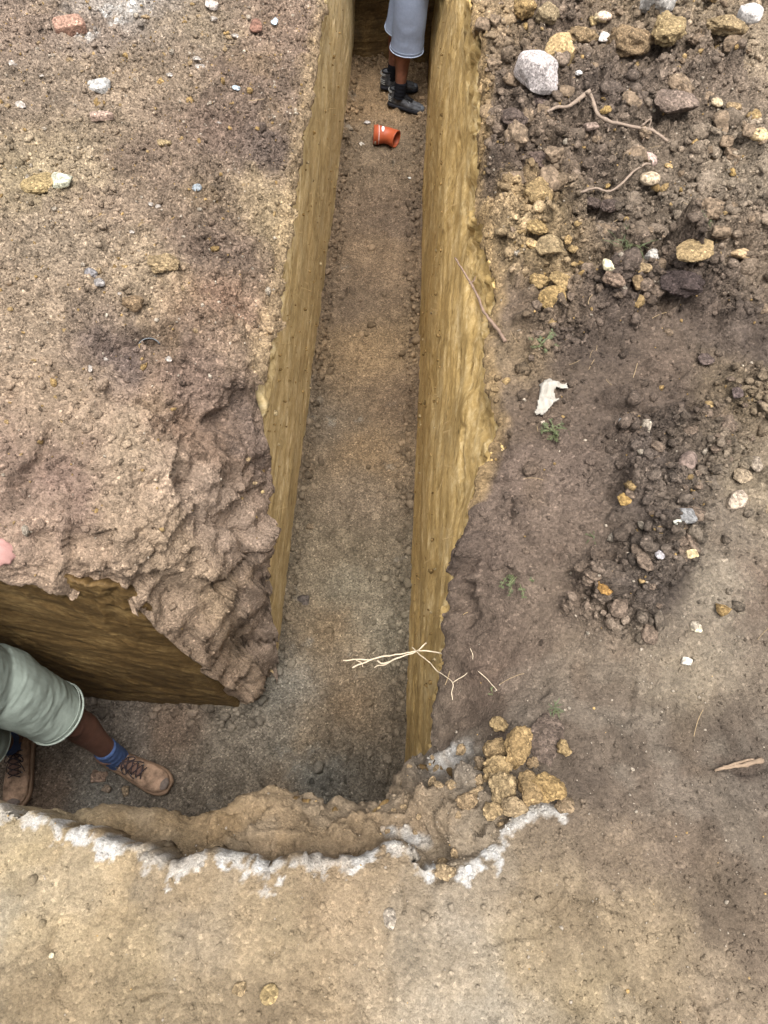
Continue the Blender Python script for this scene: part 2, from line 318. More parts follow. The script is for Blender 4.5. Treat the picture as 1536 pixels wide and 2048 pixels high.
CR = [(1000, 60, 165, 140, 105), (1100, 100, 125, 108, 95), (1050, 250, 120, 104, 92), (1200, 60, 150, 130, 105), (1300, 60, 150, 132, 108), (1450, 60, 150, 132, 110), (1500, 180, 160, 142, 120), (1200, 250, 110, 96, 88), (1350, 220, 135, 118, 105),
      (1000, 350, 110, 95, 85), (1050, 420, 165, 138, 95), (1150, 380, 115, 100, 90), (1300, 400, 130, 115, 100), (1450, 420, 150, 135, 118), (1050, 530, 170, 145, 105), (1200, 480, 120, 106, 94), (1380, 480, 140, 125, 110), (1500, 560, 140, 122, 105),
      (1020, 620, 135, 115, 98), (1200, 640, 95, 82, 76), (1350, 640, 100, 86, 78), (1030, 720, 150, 128, 100), (1150, 720, 100, 86, 78), (1300, 760, 120, 102, 90), (1450, 700, 110, 96, 88), (1050, 850, 118, 100, 86), (1200, 850, 112, 96, 86),
      (1350, 850, 105, 90, 82), (1440, 830, 140, 122, 98), (1500, 980, 160, 144, 122), (1020, 950, 120, 102, 92), (1150, 950, 125, 107, 97), (1300, 950, 100, 88, 82), (1000, 1080, 120, 102, 92), (1150, 1080, 125, 107, 95), (1300, 1080, 98, 86, 80),
      (1450, 1060, 140, 126, 112), (1000, 1200, 120, 102, 90), (1150, 1200, 130, 112, 98), (1280, 1180, 85, 75, 70), (1400, 1180, 165, 152, 135), (1500, 1200, 125, 105, 92), (1000, 1320, 120, 100, 88), (1200, 1300, 140, 122, 105),
      (1380, 1330, 170, 155, 135), (950, 1420, 115, 95, 80), (1080, 1420, 112, 97, 87), (1250, 1450, 130, 115, 102), (1450, 1450, 120, 106, 94), (1180, 1550, 110, 96, 86), (1350, 1550, 130, 114, 102), (1500, 1550, 120, 104, 94),
      (1200, 1700, 145, 126, 106), (1350, 1700, 136, 118, 102), (1500, 1700, 134, 117, 102), (1450, 1850, 132, 115, 98), (1150, 1850, 160, 140, 112), (1300, 1900, 165, 145, 115), (1150, 2000, 175, 155, 120), (1450, 1980, 175, 155, 130), (1520, 1900, 132, 114, 98),
      (0, 1700, 200, 178, 135), (200, 1750, 195, 172, 132), (400, 1800, 190, 166, 130), (100, 1850, 195, 172, 130), (40, 1850, 180, 170, 150), (300, 1900, 195, 172, 132), (550, 1850, 190, 168, 132), (700, 1800, 178, 154, 122), (850, 1800, 180, 156, 124), (1000, 1800, 165, 145, 120),
      (600, 1980, 182, 158, 124), (100, 1990, 180, 156, 120), (370, 1850, 180, 160, 135), (900, 1950, 185, 165, 135), (925, 1880, 195, 182, 165), (960, 2010, 190, 180, 165), (1000, 1950, 180, 158, 120), (550, 1650, 180, 152, 115), (700, 1660, 172, 145, 110), (850, 1600, 175, 150, 120), (930, 1480, 190, 178, 165),
      (900, 1650, 172, 150, 122), (250, 1660, 165, 135, 92), (400, 1660, 165, 136, 95)]
ALB = 0.80
def cpts(C): return np.array([un(c[0], c[1], 0) for c in C]), lin([c[2:] for c in C])*ALB
CLP, CLV = cpts(CL); CRP, CRV = cpts(CR)

# ---- grid
def axis(*seg):
    a = [np.arange(s, e-1e-9, st) for s, e, st in seg]; return np.concatenate(a+[[seg[-1][1]]])
def grow(start, step, end, k=1.25):
    r = []; p = start
    while p < end: p += step; step *= k; r.append(min(p, end))
    return np.array(r)
gx = axis((-1.75, -1.15, .0075), (-1.15, -.72, .0055), (-.72, -.28, .0038), (-.28, .25, .02), (.25, 1.1, .0052), (1.1, 1.85, .0068))
gx = np.unique(np.concatenate([gx, np.arange(-.28, .25, .005)]))
gx = np.concatenate([-grow(1.75, .01, 140)[::-1], gx, grow(1.85, .01, 140)])
gy = axis((-.34, .62, .0042), (.62, 1.36, .004), (1.36, 2.3, .0055), (2.3, 3.8, .0075))
gy = np.concatenate([-grow(.34, .01, 140)[::-1], gy, 3.8+grow(0, .012, 140)])
GX, GY = np.meshgrid(gx, gy); ny, nx_ = GX.shape
def near(x, y): return (np.abs(x) < 12) & (np.abs(y) < 12)
wx = GX + .0; wy = GY
nearm = near(GX, GY)
rag = np.where(nearm, .016+.013*vn(GX*9, GY*9, None, 70)+.009*vn(GX*27, GY*27, None, 71)+.005*vn(GX*75, GY*75, None, 72), 0)
SD = poly_sd(OUT, GX, GY); SDR = SD + rag - .012*(GX > .1)*(GY > .3)*nearm
left = (GX < -.02) & (GY > YL-.2) & ~((GX < -.02) & (GY < .5))
H = np.where(left, baseL(GX, GY), baseR(GX, GY))
print('base', time.time()-T0)
# smooth normal of the lie of the land
def normals(H):
    dzx = np.gradient(H, gx, axis=1); dzy = np.gradient(H, gy, axis=0)
    k = 1/np.sqrt(1+dzx**2+dzy**2); return -dzx*k, -dzy*k, k
Hn = H.copy()
NX, NY, NZ = normals(Hn)
steep = sst(.93, .6, NZ)*left
fade = win(GX, GY)
# ---- zones: how cloddy each piece of ground is
def blob(pts, r, x=GX, y=GY):
    P = U([(a, b, 0) for a, b in pts]); d = np.full(x.shape, 9.)
    for p in P: d = np.minimum(d, np.hypot(x-p[0], y-p[1]))
    return sst(r, r*.3, d + r*.5*fbm(x, y, None, 9, 3, .5, 33))
rightz = (~left) & (GX > .2)
clod_r = blob([(1040, 120), (1000, 230), (1060, 220), (1130, 200), (1300, 250), (1400, 180), (1500, 60), (1160, 480), (1300, 480), (1450, 500), (1150, 60), (1300, 100), (1450, 60), (1200, 300), (1100, 330), (1000, 330), (1080, 430), (1100, 520), (1200, 400), (1350, 580), (1250, 560), (1400, 350)], .26)*rightz
dark_r = blob([(1180, 640), (1100, 690), (1250, 620), (1350, 600), (1280, 900), (1300, 1000), (1330, 1080), (1280, 1150), (1420, 900), (1480, 820), (1240, 1200)], .13)*rightz
dark_l = blob([(430, 490), (520, 270), (250, 690), (470, 750), (350, 745), (480, 230)], .08)*left
face_l = sst(1.5, 1.1, GY)*left
print('zones', time.time()-T0)
x, y, z = GX, GY, H
big = fbm(x, y, z*.7, 4.5, 3, .5, 1)
mid = fbm(x, y, z, 17, 4, .55, 5)
fine = fbm(x, y, z, 75, 3, .6, 9)*(1-.45*(~left)*sst(.75, .35, GY))
rid = fbm(x*.8, y, z*1.6, 13, 4, .55, 14, True)
den = np.clip(.25+.6*clod_r+.5*dark_r+.35*dark_l+.25*left*(1-face_l)+.15*rightz*(GY > .7)+.3*fbm(x, y, None, 3, 2, .5, 40)-.32*(~left)*(GY < .75)-.35*face_l, .0, .97)*(1-.75*steep)
toneL = np.ones_like(x); vis0 = (np.abs(GX) < 1.9) & (GY < 3.9) & (GY > -.4)
l1 = lumps(x, y, .085, 101, np.clip(clod_r*.75+dark_r*.45+.08*rightz*(GY > .8), 0, 1)); toneL = toneL*lumps.tone; l2 = lumps(x, y, .042, 111, den*.75); toneL = toneL*(.5+.5*lumps.tone); l3 = lumps(x, y, .021, 121, den); toneL = toneL*(.6+.4*lumps.tone)
D0 = 0
fr = (~left)*sst(.75, .35, GY)*(1-dark_r)        # trampled ground at the front is flatter
D = .020*big + .016*mid*(1-.55*fr) + .0075*fine*(1-.3*fr)
D += 1.0*l1 + 1.05*l2*(1-.6*fr) + 1.05*l3*(1-.5*fr)
D += .035*dark_r*(.6+.8*big)+.02*clod_r*big + dark_r*(.018*mid+.010*fbm(x, y, None, 45, 3, .6, 60)) + clod_r*(.02*mid)
# broken face at the corner of the left bank: ledges and lumps
led = fbm(x, y, z, 7, 3, .5, 80); st = (z*1.0+.25*y+.05*led+.035*mid)/.075
stp = (np.floor(st)+sst(.55, 1., st-np.floor(st)))-st
D += face_l*(.004*rid + .040*led*sst(.99, .8, NZ)) + steep*(.012*stp + .008*rid + .008*mid) + .012*face_l*(1-steep)*stp
fm = (np.maximum(face_l, 0) > .02) & (GX > -1.9); w3 = np.where(fm)
fa = facets(x[w3], y[w3], z[w3], .19, 900); fb = facets(x[w3], y[w3], z[w3]*.9, .055, 910); fcc = facets(x[w3], y[w3], z[w3], .026, 920)
D[w3] += face_l[w3]*(.085*fa*(.6+.4*steep[w3])+.012*fb+.004*fcc)*(1-.3*steep[w3])+face_l[w3]*.016*fbm(x[w3], y[w3], z[w3], 11, 4, .6, 925)
fm = (clod_r+dark_r > .03); w3 = np.where(fm); zz0 = np.zeros(len(w3[0]))
fa = facets(x[w3], y[w3], zz0, .11, 930); fb = facets(x[w3], y[w3], zz0, .048, 940); D[w3] += (clod_r+.8*dark_r)[w3]*(.055*fa+.036*fb+.03)
sm_ = (~left) & (poly_sd(SLUMP, x, y) < -.012) & vis0; w3 = np.where(sm_); zz0 = np.zeros(len(w3[0])); D[w3] += sst(-.012, -.03, poly_sd(SLUMP, x[w3], y[w3]))*sst(-.36, -.24, x[w3])*(.040*facets(x[w3], y[w3], zz0, .10, 960)+.022*facets(x[w3], y[w3], zz0, .04, 970))
fm = (fr > .05) & vis0; w3 = np.where(fm); zz0 = np.zeros(len(w3[0])); D[w3] += fr[w3]*(.013*facets(x[w3], y[w3], zz0, .17, 980)+.007*facets(x[w3], y[w3], zz0, .065, 985))
fm = left & (face_l < .98) & vis0; w3 = np.where(fm); zz0 = np.zeros(len(w3[0])); fb = facets(x[w3], y[w3], zz0, .05, 950); D[w3] += .009*fb*(1-face_l[w3])
# gouges and holes on the left bank
gw1 = fbm(x, y, None, 22, 4, .62, 600); gw2 = fbm(x, y, None, 22, 4, .62, 610)
def gouge(pts, w, dep):
    P = U([(a, b, -.05 if b > 650 else 0) for a, b in pts]); d = line_d(P, x+.03*gw1, y+.03*gw2); return -dep*1.05*sst(w*1.2, w*.1, d)*(.7+.5*gw1)
D += left*(gouge([(190, 735), (215, 715), (260, 700), (300, 690), (350, 688)], .035, .055) + gouge([(300, 805), (345, 815), (400, 800), (440, 790)], .03, .05) + gouge([(490, 250), (515, 275), (560, 300)], .035, .05)
     + gouge([(545, 110), (575, 150), (600, 175)], .022, .03) + gouge([(0, 995), (40, 960), (80, 935), (100, 880)], .03, .045) + gouge([(290, 600), (300, 612)], .018, .03) + gouge([(440, 785), (480, 755), (500, 740)], .035, .04)
     + gouge([(520, 400), (545, 440), (560, 470)], .016, .02) + gouge([(470, 480), (440, 495), (400, 500)], .03, .018) + gouge([(80, 370), (100, 378), (120, 375)], .02, .02))
# hollows and steps on the right bank and in front
D += (~left)*(gouge([(1240, 860), (1245, 900), (1270, 930), (1290, 945)], .025, .05) + gouge([(1000, 910), (985, 930)], .03, .05) + gouge([(945, 1130), (955, 1190)], .03, .04) + gouge([(1205, 1020), (1260, 1020)], .02, .03)
     + gouge([(1140, 1150), (1110, 1120)], .02, .02) + gouge([(820, 1690), (835, 1712), (847, 1732)], .006, .03) + gouge([(352, 1985), (345, 2010), (332, 2045)], .004, .012) + gouge([(300, 1985), (330, 1982), (350, 1988)], .004, .01) + gouge([(800, 1770), (806, 1795), (800, 1815)], .005, .014) + gouge([(1195, 1960), (1215, 1985), (1222, 2000)], .005, .012) + gouge([(1358, 1970), (1375, 2010), (1395, 2040)], .008, .018) + gouge([(905, 1745), (890, 1765), (875, 1775)], .006, .02) + gouge([(1250, 250), (1300, 170)], .04, .05))
for c, wd, am in ((100, 10, .006), (240, 14, .007), (392, 10, .004), (560, 12, .004), (900, 10, .004)):
    p = un(c, 1900, 0); D += am*fr*sst(-.004, .004, x-p[0]+.004*mid)*sst(.07, .02, x-p[0])*(y < .12)
D *= fade
crust = np.zeros_like(D)
cd = np.minimum(line_d(CRACK, x+.006*mid, y+.006*fine), line_d(CRACK_R, x+.006*mid, y+.006*fine)+.004)
sl_sd = poly_sd(SLUMP, x, y)
chf = fbm(x, y, None, 42, 4, .68, 95)
crust = sst(.0, .35, .66-cd/.028+1.35*chf+.6*gw1)*(sl_sd > -.012)*(.45+.55*sst(-.4, .3, vn(x*14, y*14, None, 90)))
crust = np.maximum(crust, blob([(905, 1478), (940, 1465), (968, 1462)], .032)*.8*(~left)); crust = np.maximum(crust, blob([(790, 1655), (825, 1660), (850, 1668)], .02)*.8*(~left)); crust = np.maximum(crust, blob([(1070, 1625), (1040, 1640), (1095, 1622)], .02)*.9*(~left))
D += .002*crust + .003*crust*fine
# rounding at the lip of the trench
lip = sst(.035, 0, SDR)*(1-steep)
PX = x+NX*D; PY = y+NY*D; PZ = H+NZ*D - .018*lip**2
print('disp', time.time()-T0)
# ---- clip to the ground side of the outline
keepv = SDR > -.006
gxs = np.gradient(SD, gx, axis=1); gys = np.gradient(SD, gy, axis=0)
under = SDR < 0
PX = np.where(under & nearm, PX-gxs*SDR, PX); PY = np.where(under & nearm, PY-gys*SDR, PY); PZ = np.where(under & nearm, PZ-.012, PZ)
q = np.arange(nx_*ny).reshape(ny, nx_)
kf = keepv[:-1, :-1] | keepv[1:, :-1] | keepv[:-1, 1:] | keepv[1:, 1:]
kf &= ~((np.diff(SD, axis=0)[:, :-1]**2 > 1e9))
F = np.stack([q[:-1, :-1], q[:-1, 1:], q[1:, 1:], q[1:, :-1]], -1)[kf]
# ---- colours
wxx = x+.10*fbm(x, y, None, 7, 6, .68, 200); wyy = y+.10*fbm(x, y, None, 7, 6, .68, 210)
colL = idw(CLP, CLV, wxx, wyy, 3.2, .05).reshape(ny, nx_, 3); colR = idw(CRP, CRV, wxx, wyy, 3.2, .05).reshape(ny, nx_, 3)
C = np.where(left[..., None], colL, colR)
pat = fbm(x, y, z, 6, 5, .6, 220)
C *= ((1+.22*pat)*(1+(toneL-1)*(1-.5*fr)))[..., None]
yel = sst(.25, .6, fbm(x, y, z, 5, 4, .55, 230))*(.30*left+.12*(~left)); C = C*(1-yel[..., None]*.5)+lin([196, 160, 100])*ALB*yel[..., None]*.5
drk = sst(.25, .6, fbm(x, y, z, 7, 4, .6, 240))*.5; C = C*(1-drk[..., None]*.3*(1-.5*fr[..., None]))
# clay of the cut shows at the lip of the right bank and in places of the left
clay = sst(.045, .0, SD+.03*fbm(x, y, None, 10, 3, .6, 250))*(GY > .95)*(~left)*.9 + sst(.05, 0, SD+.03*fbm(x, y, None, 10, 3, .6, 251))*left*(GY > 1.35)*.6
C = C*(1-clay[..., None])+lin([176, 146, 98])*ALB*clay[..., None]
wht = crust*(.85+.15*sst(-.4, .4, fine)); C = C*(1-wht[..., None]*.9)+lin([226, 222, 216])*ALB*wht[..., None]*.9
ash = blob([(215, 30), (250, 25), (285, 30), (180, 75), (240, 55)], .075)*left*sst(-.25, .3, fbm(x, y, None, 40, 4, .7, 260)); C = C*(1-ash[..., None]*.75)+lin([215, 212, 210])*ALB*ash[..., None]*.75
pch = fbm(x, y, None, 5.5, 5, .62, 640); pch2 = fbm(x*1.6, y*.7, None, 9, 5, .6, 650)
C *= (1+fr*(.14*sst(.02, .16, pch)-.17*sst(-.1, -.28, pch2)))[..., None]
C *= (1+fr*.10*fbm(x*1.0, y*.18, None, 26, 3, .6, 665))[..., None]
grey = (fr*.18*sst(.12, .3, fbm(x, y, None, 4.2, 4, .6, 660)))[..., None]; C = C*(1-grey)+lin([186, 176, 162])*ALB*grey
lum = (C*np.array([.3, .55, .15])).sum(-1, keepdims=True); C = lum+(C-lum)*np.where(left, .70, .76)[..., None]
C *= (1+.12*left+.12*face_l+.14*steep)[..., None]
C *= np.array([1.02, 1.0, .95])
calm = rightz*(1-np.clip(clod_r+dark_r, 0, 1))*sst(1.9, 1.5, GY)*(1-fr)
C *= (1-.46*fr-.27*calm-.16*face_l+.02*steep)[..., None]
GRAIN = 1-.58*fr-.30*face_l-.35*calm
C *= (1+.04*(~left))[..., None]*np.where(left[..., None], 1., np.array([1.03, 1., .95]))
wht = wht*np.clip(.62+.9*chf, .15, .95); C = C*(1-wht[..., None])+lin([222, 218, 212])*.54*wht[..., None]
C = np.clip(C, .012, .8)
M_SOIL = soil_mat('soil')
used = np.zeros(nx_*ny, bool); used[F.ravel()] = True; remap = np.cumsum(used)-1
V = np.stack([PX, PY, PZ], -1).reshape(-1, 3)[used]
ground = mk('ground', V, remap[F], M_SOIL, col=np.concatenate([C.reshape(-1, 3), GRAIN.reshape(-1, 1)], 1)[used]); tag(ground, kind='structure')
print('ground', len(F), time.time()-T0)
# surface lookup for setting things down
def ground_z(px, py):
    i = np.clip(np.searchsorted(gx, px), 1, nx_-1); j = np.clip(np.searchsorted(gy, py), 1, ny-1)
    return float(min(PZ[j, i], PZ[j-1, i-1])*.5+.5*max(PZ[j, i], PZ[j-1, i-1]))
def ground_top(px, py, r):
    i0, i1 = np.searchsorted(gx, (px-r, px+r)); j0, j1 = np.searchsorted(gy, (py-r, py+r)); w_ = PZ[j0:j1+1, i0:i1+1]
    return float(.75*w_.max()+.25*w_.mean())
def hit(px, py, z0=0.0):
    """where the line of sight meets the bank"""
    z = z0
    for k in range(12):
        p = un(px, py, z); zn = ground_z(p[0], p[1])
        if abs(zn-z) < .0008: break
        z = z*.5+zn*.5
    p = un(px, py, z); return p

# ------------------------------------------------------------------ trench walls
M_WL = wall_mat('clay_cut_left', lin([122, 102, 64]), lin([186, 163, 118]), lin([230, 214, 178]), rng=(1.0, 2.0))
M_WR = wall_mat('clay_cut_right', lin([116, 94, 52]), lin([176, 148, 96]), lin([224, 204, 160]), rng=(1.0, 2.0))
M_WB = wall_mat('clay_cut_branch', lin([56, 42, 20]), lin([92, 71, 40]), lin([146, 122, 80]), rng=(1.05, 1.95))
def wall(name, s, foot, top, ztop, out, mat, slant, seed, tone, rows=125, rough=.010, patch=0., ridges=(), crumble=1.):
    """s: distance along; foot/top: xy arrays; out: unit xy direction away from the trench (into the soil)"""
    n = len(s); t = np.linspace(0, 1, rows)
    Tt, Ss = np.meshgrid(t, s)                      # n x rows
    zt = ztop[:, None]; zz = (FLOOR-.03) + (zt-(FLOOR-.03))*Tt
    k = sst(.45, 1., Tt)**1.2
    XX = foot[:, 0:1]*(1-k)+top[:, 0:1]*k; YY = foot[:, 1:2]*(1-k)+top[:, 1:2]*k
    cellw = .62; uu = (Ss+.22*zz*(1 if slant >= 0 else -1)+.10*vn(Ss*3, zz*3, None, seed+30))/cellw; cid = np.floor(uu); zr_ = np.zeros_like(cid)
    c_i = (cid+.5+.8*(rnd(cid, zr_, zr_, seed+31)-.5))*cellw+.55; z_i = .35+.5*rnd(cid, zr_, zr_, seed+32); rr_i = np.hypot(Ss-c_i, zz-z_i)
    fan = slant*(Ss+.25*vn(Ss*1.1, zz*1.3, None, seed+1))+.06*vn(Ss*.9, zz*2, None, seed+2)
    ac = zz-fan+.012*rnd(cid, zr_, zr_, seed+35)                                     # across-streak coordinate
    d = rough*fbm(Ss*.55, zz*1.4, None, 2.2, 3, .5, seed+3)*1.4 + .0020*vn(Ss*1.4, ac*32, None, seed+4) + .0016*vn(Ss*3, ac*75, None, seed+5) + .0016*vn(Ss*30, zz*40, None, seed+6) + .007*(rnd(cid, zr_, zr_, seed+33)-.5)
    rdg = np.zeros_like(d)
    for pl_, wd_, am_ in ridges:
        dd = line_d(np.array(pl_), Ss+.012*vn(Ss*14, zz*14, None, seed+20), zz+.012*vn(Ss*17+5, zz*17, None, seed+21)); rdg += am_*sst(wd_, 0, dd)*(.6+.4*vn(Ss*25, zz*25, None, seed+22))
    d += .008*rdg
    pm = np.zeros_like(d)
    if patch:
        pm = sst(.15, .55, fbm(Ss*.8, ac*2.2, None, 2.6, 4, .55, seed+7))*sst(.55, .85, Tt)*patch
        d -= pm*(.016+.012*fbm(Ss, zz, None, 20, 3, .6, seed+8))
        ch = sst(.48, .62, fbm(Ss*.6, ac*3.0, None, 7, 3, .5, seed+9))*sst(.65, .85, Tt); d -= ch*.014*patch
    cw_ = (sst(.82, .97, Tt)+.03+.22*sst(.3, .6, fbm(Ss, zz, None, 3, 3, .6, seed+40)))*crumble
    d += cw_*(.030*facets(Ss, zz, np.zeros_like(zz), .10, seed+41)+.020*facets(Ss, zz, np.zeros_like(zz), .045, seed+42)-.006)
    up = sst(.93, 1., Tt)*.012*fbm(Ss, zz, None, 22, 3, .6, seed+10); d += up
    P = np.stack([XX-out[0]*d, YY-out[1]*d, zz], -1)
    # the clay runs on under the topsoil
    ext = []
    for e, dz in ((.012, -.004), (.03, -.03), (.08, -.12)):
        q_ = P[:, -1].copy(); q_[:, 0] += out[0]*e; q_[:, 1] += out[1]*e; q_[:, 2] += dz; ext.append(q_)
    P = np.concatenate([P]+[e_[:, None] for e_ in ext], 1); R = P.shape[1]
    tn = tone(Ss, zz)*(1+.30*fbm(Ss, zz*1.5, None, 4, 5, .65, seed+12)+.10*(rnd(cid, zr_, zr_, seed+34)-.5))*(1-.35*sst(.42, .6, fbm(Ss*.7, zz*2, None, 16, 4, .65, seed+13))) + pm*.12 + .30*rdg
    c = np.stack([Ss, ac, tn], -1); c = np.concatenate([c]+[c[:, -1:]]*3, 1)
    ids = np.arange(n*R).reshape(n, R); Fq = np.stack([ids[:-1, :-1], ids[1:, :-1], ids[1:, 1:], ids[:-1, 1:]], -1).reshape(-1, 4)
    if out[0] > 0 or out[1] < 0: Fq = Fq[:, ::-1]
    o = mk(name, P.reshape(-1, 3), Fq, mat, col=c.reshape(-1, 3)); return tag(o, kind='structure')
def minf(a, k=15):
    p_ = np.pad(a, k//2, 'edge'); return np.min([p_[i:i+len(a)] for i in range(k)], 0)
def smooth1(a, k=9):
    w = np.ones(k)/k; return np.convolve(np.pad(a, k//2, 'edge'), w, 'valid')
# left
s = axis((.86, 2.2, .007), (2.2, 4, .012), (4, YEND+.02, .02))
lr = L_RIM[np.argsort(L_RIM[:, 1])]
rx = np.interp(s, np.concatenate([lr[:, 1], [4.4, 6]]), np.concatenate([lr[:, 0], [-.33, -.325]])); rz = baseL(rx-.012, s)
wall('trench_wall_left', s, np.stack([np.full_like(s, XL), s], 1), np.stack([smooth1(rx)-.006, s], 1), smooth1(minf(rz))-.014, (-1, 0), M_WL, .16, 300, lambda a, z_: .92+.12*z_*0, rough=.008, patch=.25)
# right
s = axis((.12, 2.2, .007), (2.2, 4, .012), (4, YEND+.02, .02))
rr = R_RIM[np.argsort(R_RIM[:, 1])]
rx = np.interp(s, np.concatenate([rr[:, 1], [4.6, 6]]), np.concatenate([rr[:, 0], [.33, .29]])); rz = np.minimum(baseR(rx+.012, s, True), np.minimum(baseR(rx+.03, s), baseR(rx+.06, s))-.005)
wall('trench_wall_right', s, np.stack([np.full_like(s, XR), s], 1), np.stack([smooth1(rx, 5)+.006, s], 1), smooth1(minf(rz))-.016-.03*sst(1.1, .8, s), (1, 0), M_WR, .16, 340, lambda a, z_: .98+.08*sst(-.9, -.2, z_), rough=.010, patch=1.0)
# wall of the branch (faces the photographer): smears left by the bucket
def onw(l):
    r_ = []
    for a, b in l:
        v_ = np.array([a-768., b-1024., FPX]); w_ = np.array([v_@RT, v_@FW, -(v_@DN)]); q_ = w_*(YL/w_[1]); r_.append((q_[0], q_[2]+CZ))
    return r_
RIDG = [(onw([(-60, 1230), (0, 1257), (60, 1290), (125, 1320), (219, 1347), (300, 1362)]), .016, 1.), (onw([(62, 1163), (110, 1190), (168, 1226), (215, 1262), (300, 1300)]), .014, .9), (onw([(0, 1150), (60, 1200), (150, 1235)]), .012, .6), (onw([(200, 1180), (205, 1215), (210, 1240)]), .010, .9), (onw([(243, 1190), (246, 1215), (262, 1250), (285, 1275)]), .008, .9),
        (onw([(222, 1180), (226, 1235)]), .02, -.8), (onw([(-20, 1180), (120, 1215), (190, 1235)]), .03, -.7), (onw([(0, 1245), (120, 1300), (250, 1342)]), .02, -.8), (onw([(150, 1300), (260, 1330), (370, 1345)]), .02, .35), (onw([(150, 1372), (300, 1380), (420, 1390)]), .03, -.9), (onw([(120, 1340), (260, 1362), (400, 1368)]), .01, .4)]
s = axis((-7, -1.7, .05), (-1.7, -.38, .006)); zt = baseL(s, np.full_like(s, YL+.012))
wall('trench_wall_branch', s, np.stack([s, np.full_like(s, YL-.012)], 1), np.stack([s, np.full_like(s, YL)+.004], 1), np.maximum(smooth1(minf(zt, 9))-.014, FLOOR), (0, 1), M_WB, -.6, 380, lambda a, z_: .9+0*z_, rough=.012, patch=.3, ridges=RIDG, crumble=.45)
# wall under the photographer, and the far end
s = axis((-7, -1., .06), (-1., .3, .012)); fo = FRONT[np.argsort(FRONT[:, 0])]
fy = np.interp(s, np.concatenate([[-9], fo[:, 0]]), np.concatenate([[.1], fo[:, 1]])); rz = np.minimum(np.minimum(baseR(s, fy-.012), baseR(s, fy-.03)), baseR(s, fy-.05))-.02
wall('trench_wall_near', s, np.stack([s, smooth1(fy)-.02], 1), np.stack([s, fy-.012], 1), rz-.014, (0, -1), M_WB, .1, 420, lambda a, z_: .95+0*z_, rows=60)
s = axis((-.4, .4, .008))
wall('trench_wall_end', s, np.stack([s, np.full_like(s, YEND)], 1), np.stack([s, np.full_like(s, YEND+.03)], 1), np.full_like(s, -.76), (0, 1), M_WB, .3, 460, lambda a, z_: .72+.15*vn(a*14, z_*9, None, 3), rough=.05, patch=1.5, crumble=4.)  # top cut low out of view, with the dip that lets sky light in

# ------------------------------------------------------------------ trench floor
fx = axis((-7, -1.5, .06), (-1.5, -.5, .008), (-.5, .46, .0068)); fy_ = axis((-.1, 1.0, .0068), (1.0, 2.6, .0105), (2.6, YEND+.15, .018))
FX, FY = np.meshgrid(fx, fy_); my, mx_ = FX.shape
sdf = poly_sd(np.array([(-9, YL), (-.41, YL), (-.36, .85), (XL, .95), (XL, YEND), (XR, YEND), (XR, .2), (.2, .1), (-9, .1)]), FX, FY)
fd = np.clip(.45+.5*fbm(FX, FY, None, 3.5, 2, .5, 520)+.4*sst(.10, 0, -sdf), .03, 1)
FZ = FLOOR + .012*fbm(FX, FY, None, 4, 4, .5, 500) + .006*fbm(FX, FY, None, 30, 3, .6, 505) + .003*fbm(FX, FY, None, 90, 2, .6, 507)
FZ += .8*lumps(FX, FY, .055, 510, fd*.4) + .8*lumps(FX, FY, .03, 514, fd*.85) + .7*lumps(FX, FY, .018, 518, fd)
FZ += .045*sst(.07, 0, -sdf)*(1+.8*vn(FX*9, FY*9, None, 530)+.4*vn(FX*30, FY*30, None, 531)) - .012*sst(.04, .14, -sdf)
CF = [(760, 300, 122, 104, 82), (770, 500, 135, 112, 85), (740, 700, 148, 122, 86), (690, 600, 112, 94, 74), (740, 900, 138, 114, 82), (650, 850, 112, 98, 80), (700, 1100, 122, 108, 86), (660, 1250, 130, 110, 82), (690, 1400, 126, 106, 80), (620, 1480, 118, 102, 80),
      (450, 1480, 118, 108, 94), (350, 1450, 110, 92, 76), (100, 1600, 110, 92, 76), (560, 1560, 112, 98, 80), (790, 450, 112, 94, 76), (800, 800, 115, 95, 72), (720, 1000, 122, 106, 86), (545, 1375, 134, 128, 116), (520, 1490, 122, 112, 98), (570, 1480, 128, 120, 106),
      (775, 1260, 135, 125, 105), (620, 1560, 120, 118, 110), (700, 1180, 130, 120, 100), (720, 200, 150, 122, 86), (200, 1610, 120, 116, 108), (260, 1470, 118, 108, 98)]
CFP = np.array([un(c[0], c[1], FLOOR) for c in CF]); CFV = lin([c[2:] for c in CF])
FALB = .74
fc = idw(CFP, CFV*FALB, FX+.08*fbm(FX, FY, None, 6, 4, .6, 540), FY+.08*fbm(FX, FY, None, 6, 4, .6, 550), 3, .06)
fc *= (1+.34*fbm(FX, FY, None, 12, 6, .72, 560)).reshape(-1, 1)
bl = (sst(.4, .7, fbm(FX, FY, None, 6, 5, .65, 570))*.4).reshape(-1, 1); fc = fc*(1-bl)+lin([142, 140, 132])*bl
fin = (sdf < 0).ravel(); fc = fc*(.68+.32*(fc[fin].mean()/np.maximum(fc.mean(1, keepdims=True), .02)))
fl_ = (fc*np.array([.3, .55, .15])).sum(-1, keepdims=True); fc = (fl_+(fc-fl_)*.78)*np.array([1.03, 1., .95])*(1+.14*fbm(FX, FY*.13, None, 22, 3, .6, 580)).reshape(-1, 1)
kf = np.zeros((my, mx_), bool); kf[:] = sdf < .16
kk = kf[:-1, :-1] & kf[1:, 1:]
q = np.arange(my*mx_).reshape(my, mx_); Ff = np.stack([q[:-1, :-1], q[:-1, 1:], q[1:, 1:], q[1:, :-1]], -1)[kk]
us = np.zeros(my*mx_, bool); us[Ff.ravel()] = True; rm = np.cumsum(us)-1
M_FLOOR = soil_mat('trench_floor_soil', bump=.6, speck=.42, var=.3)
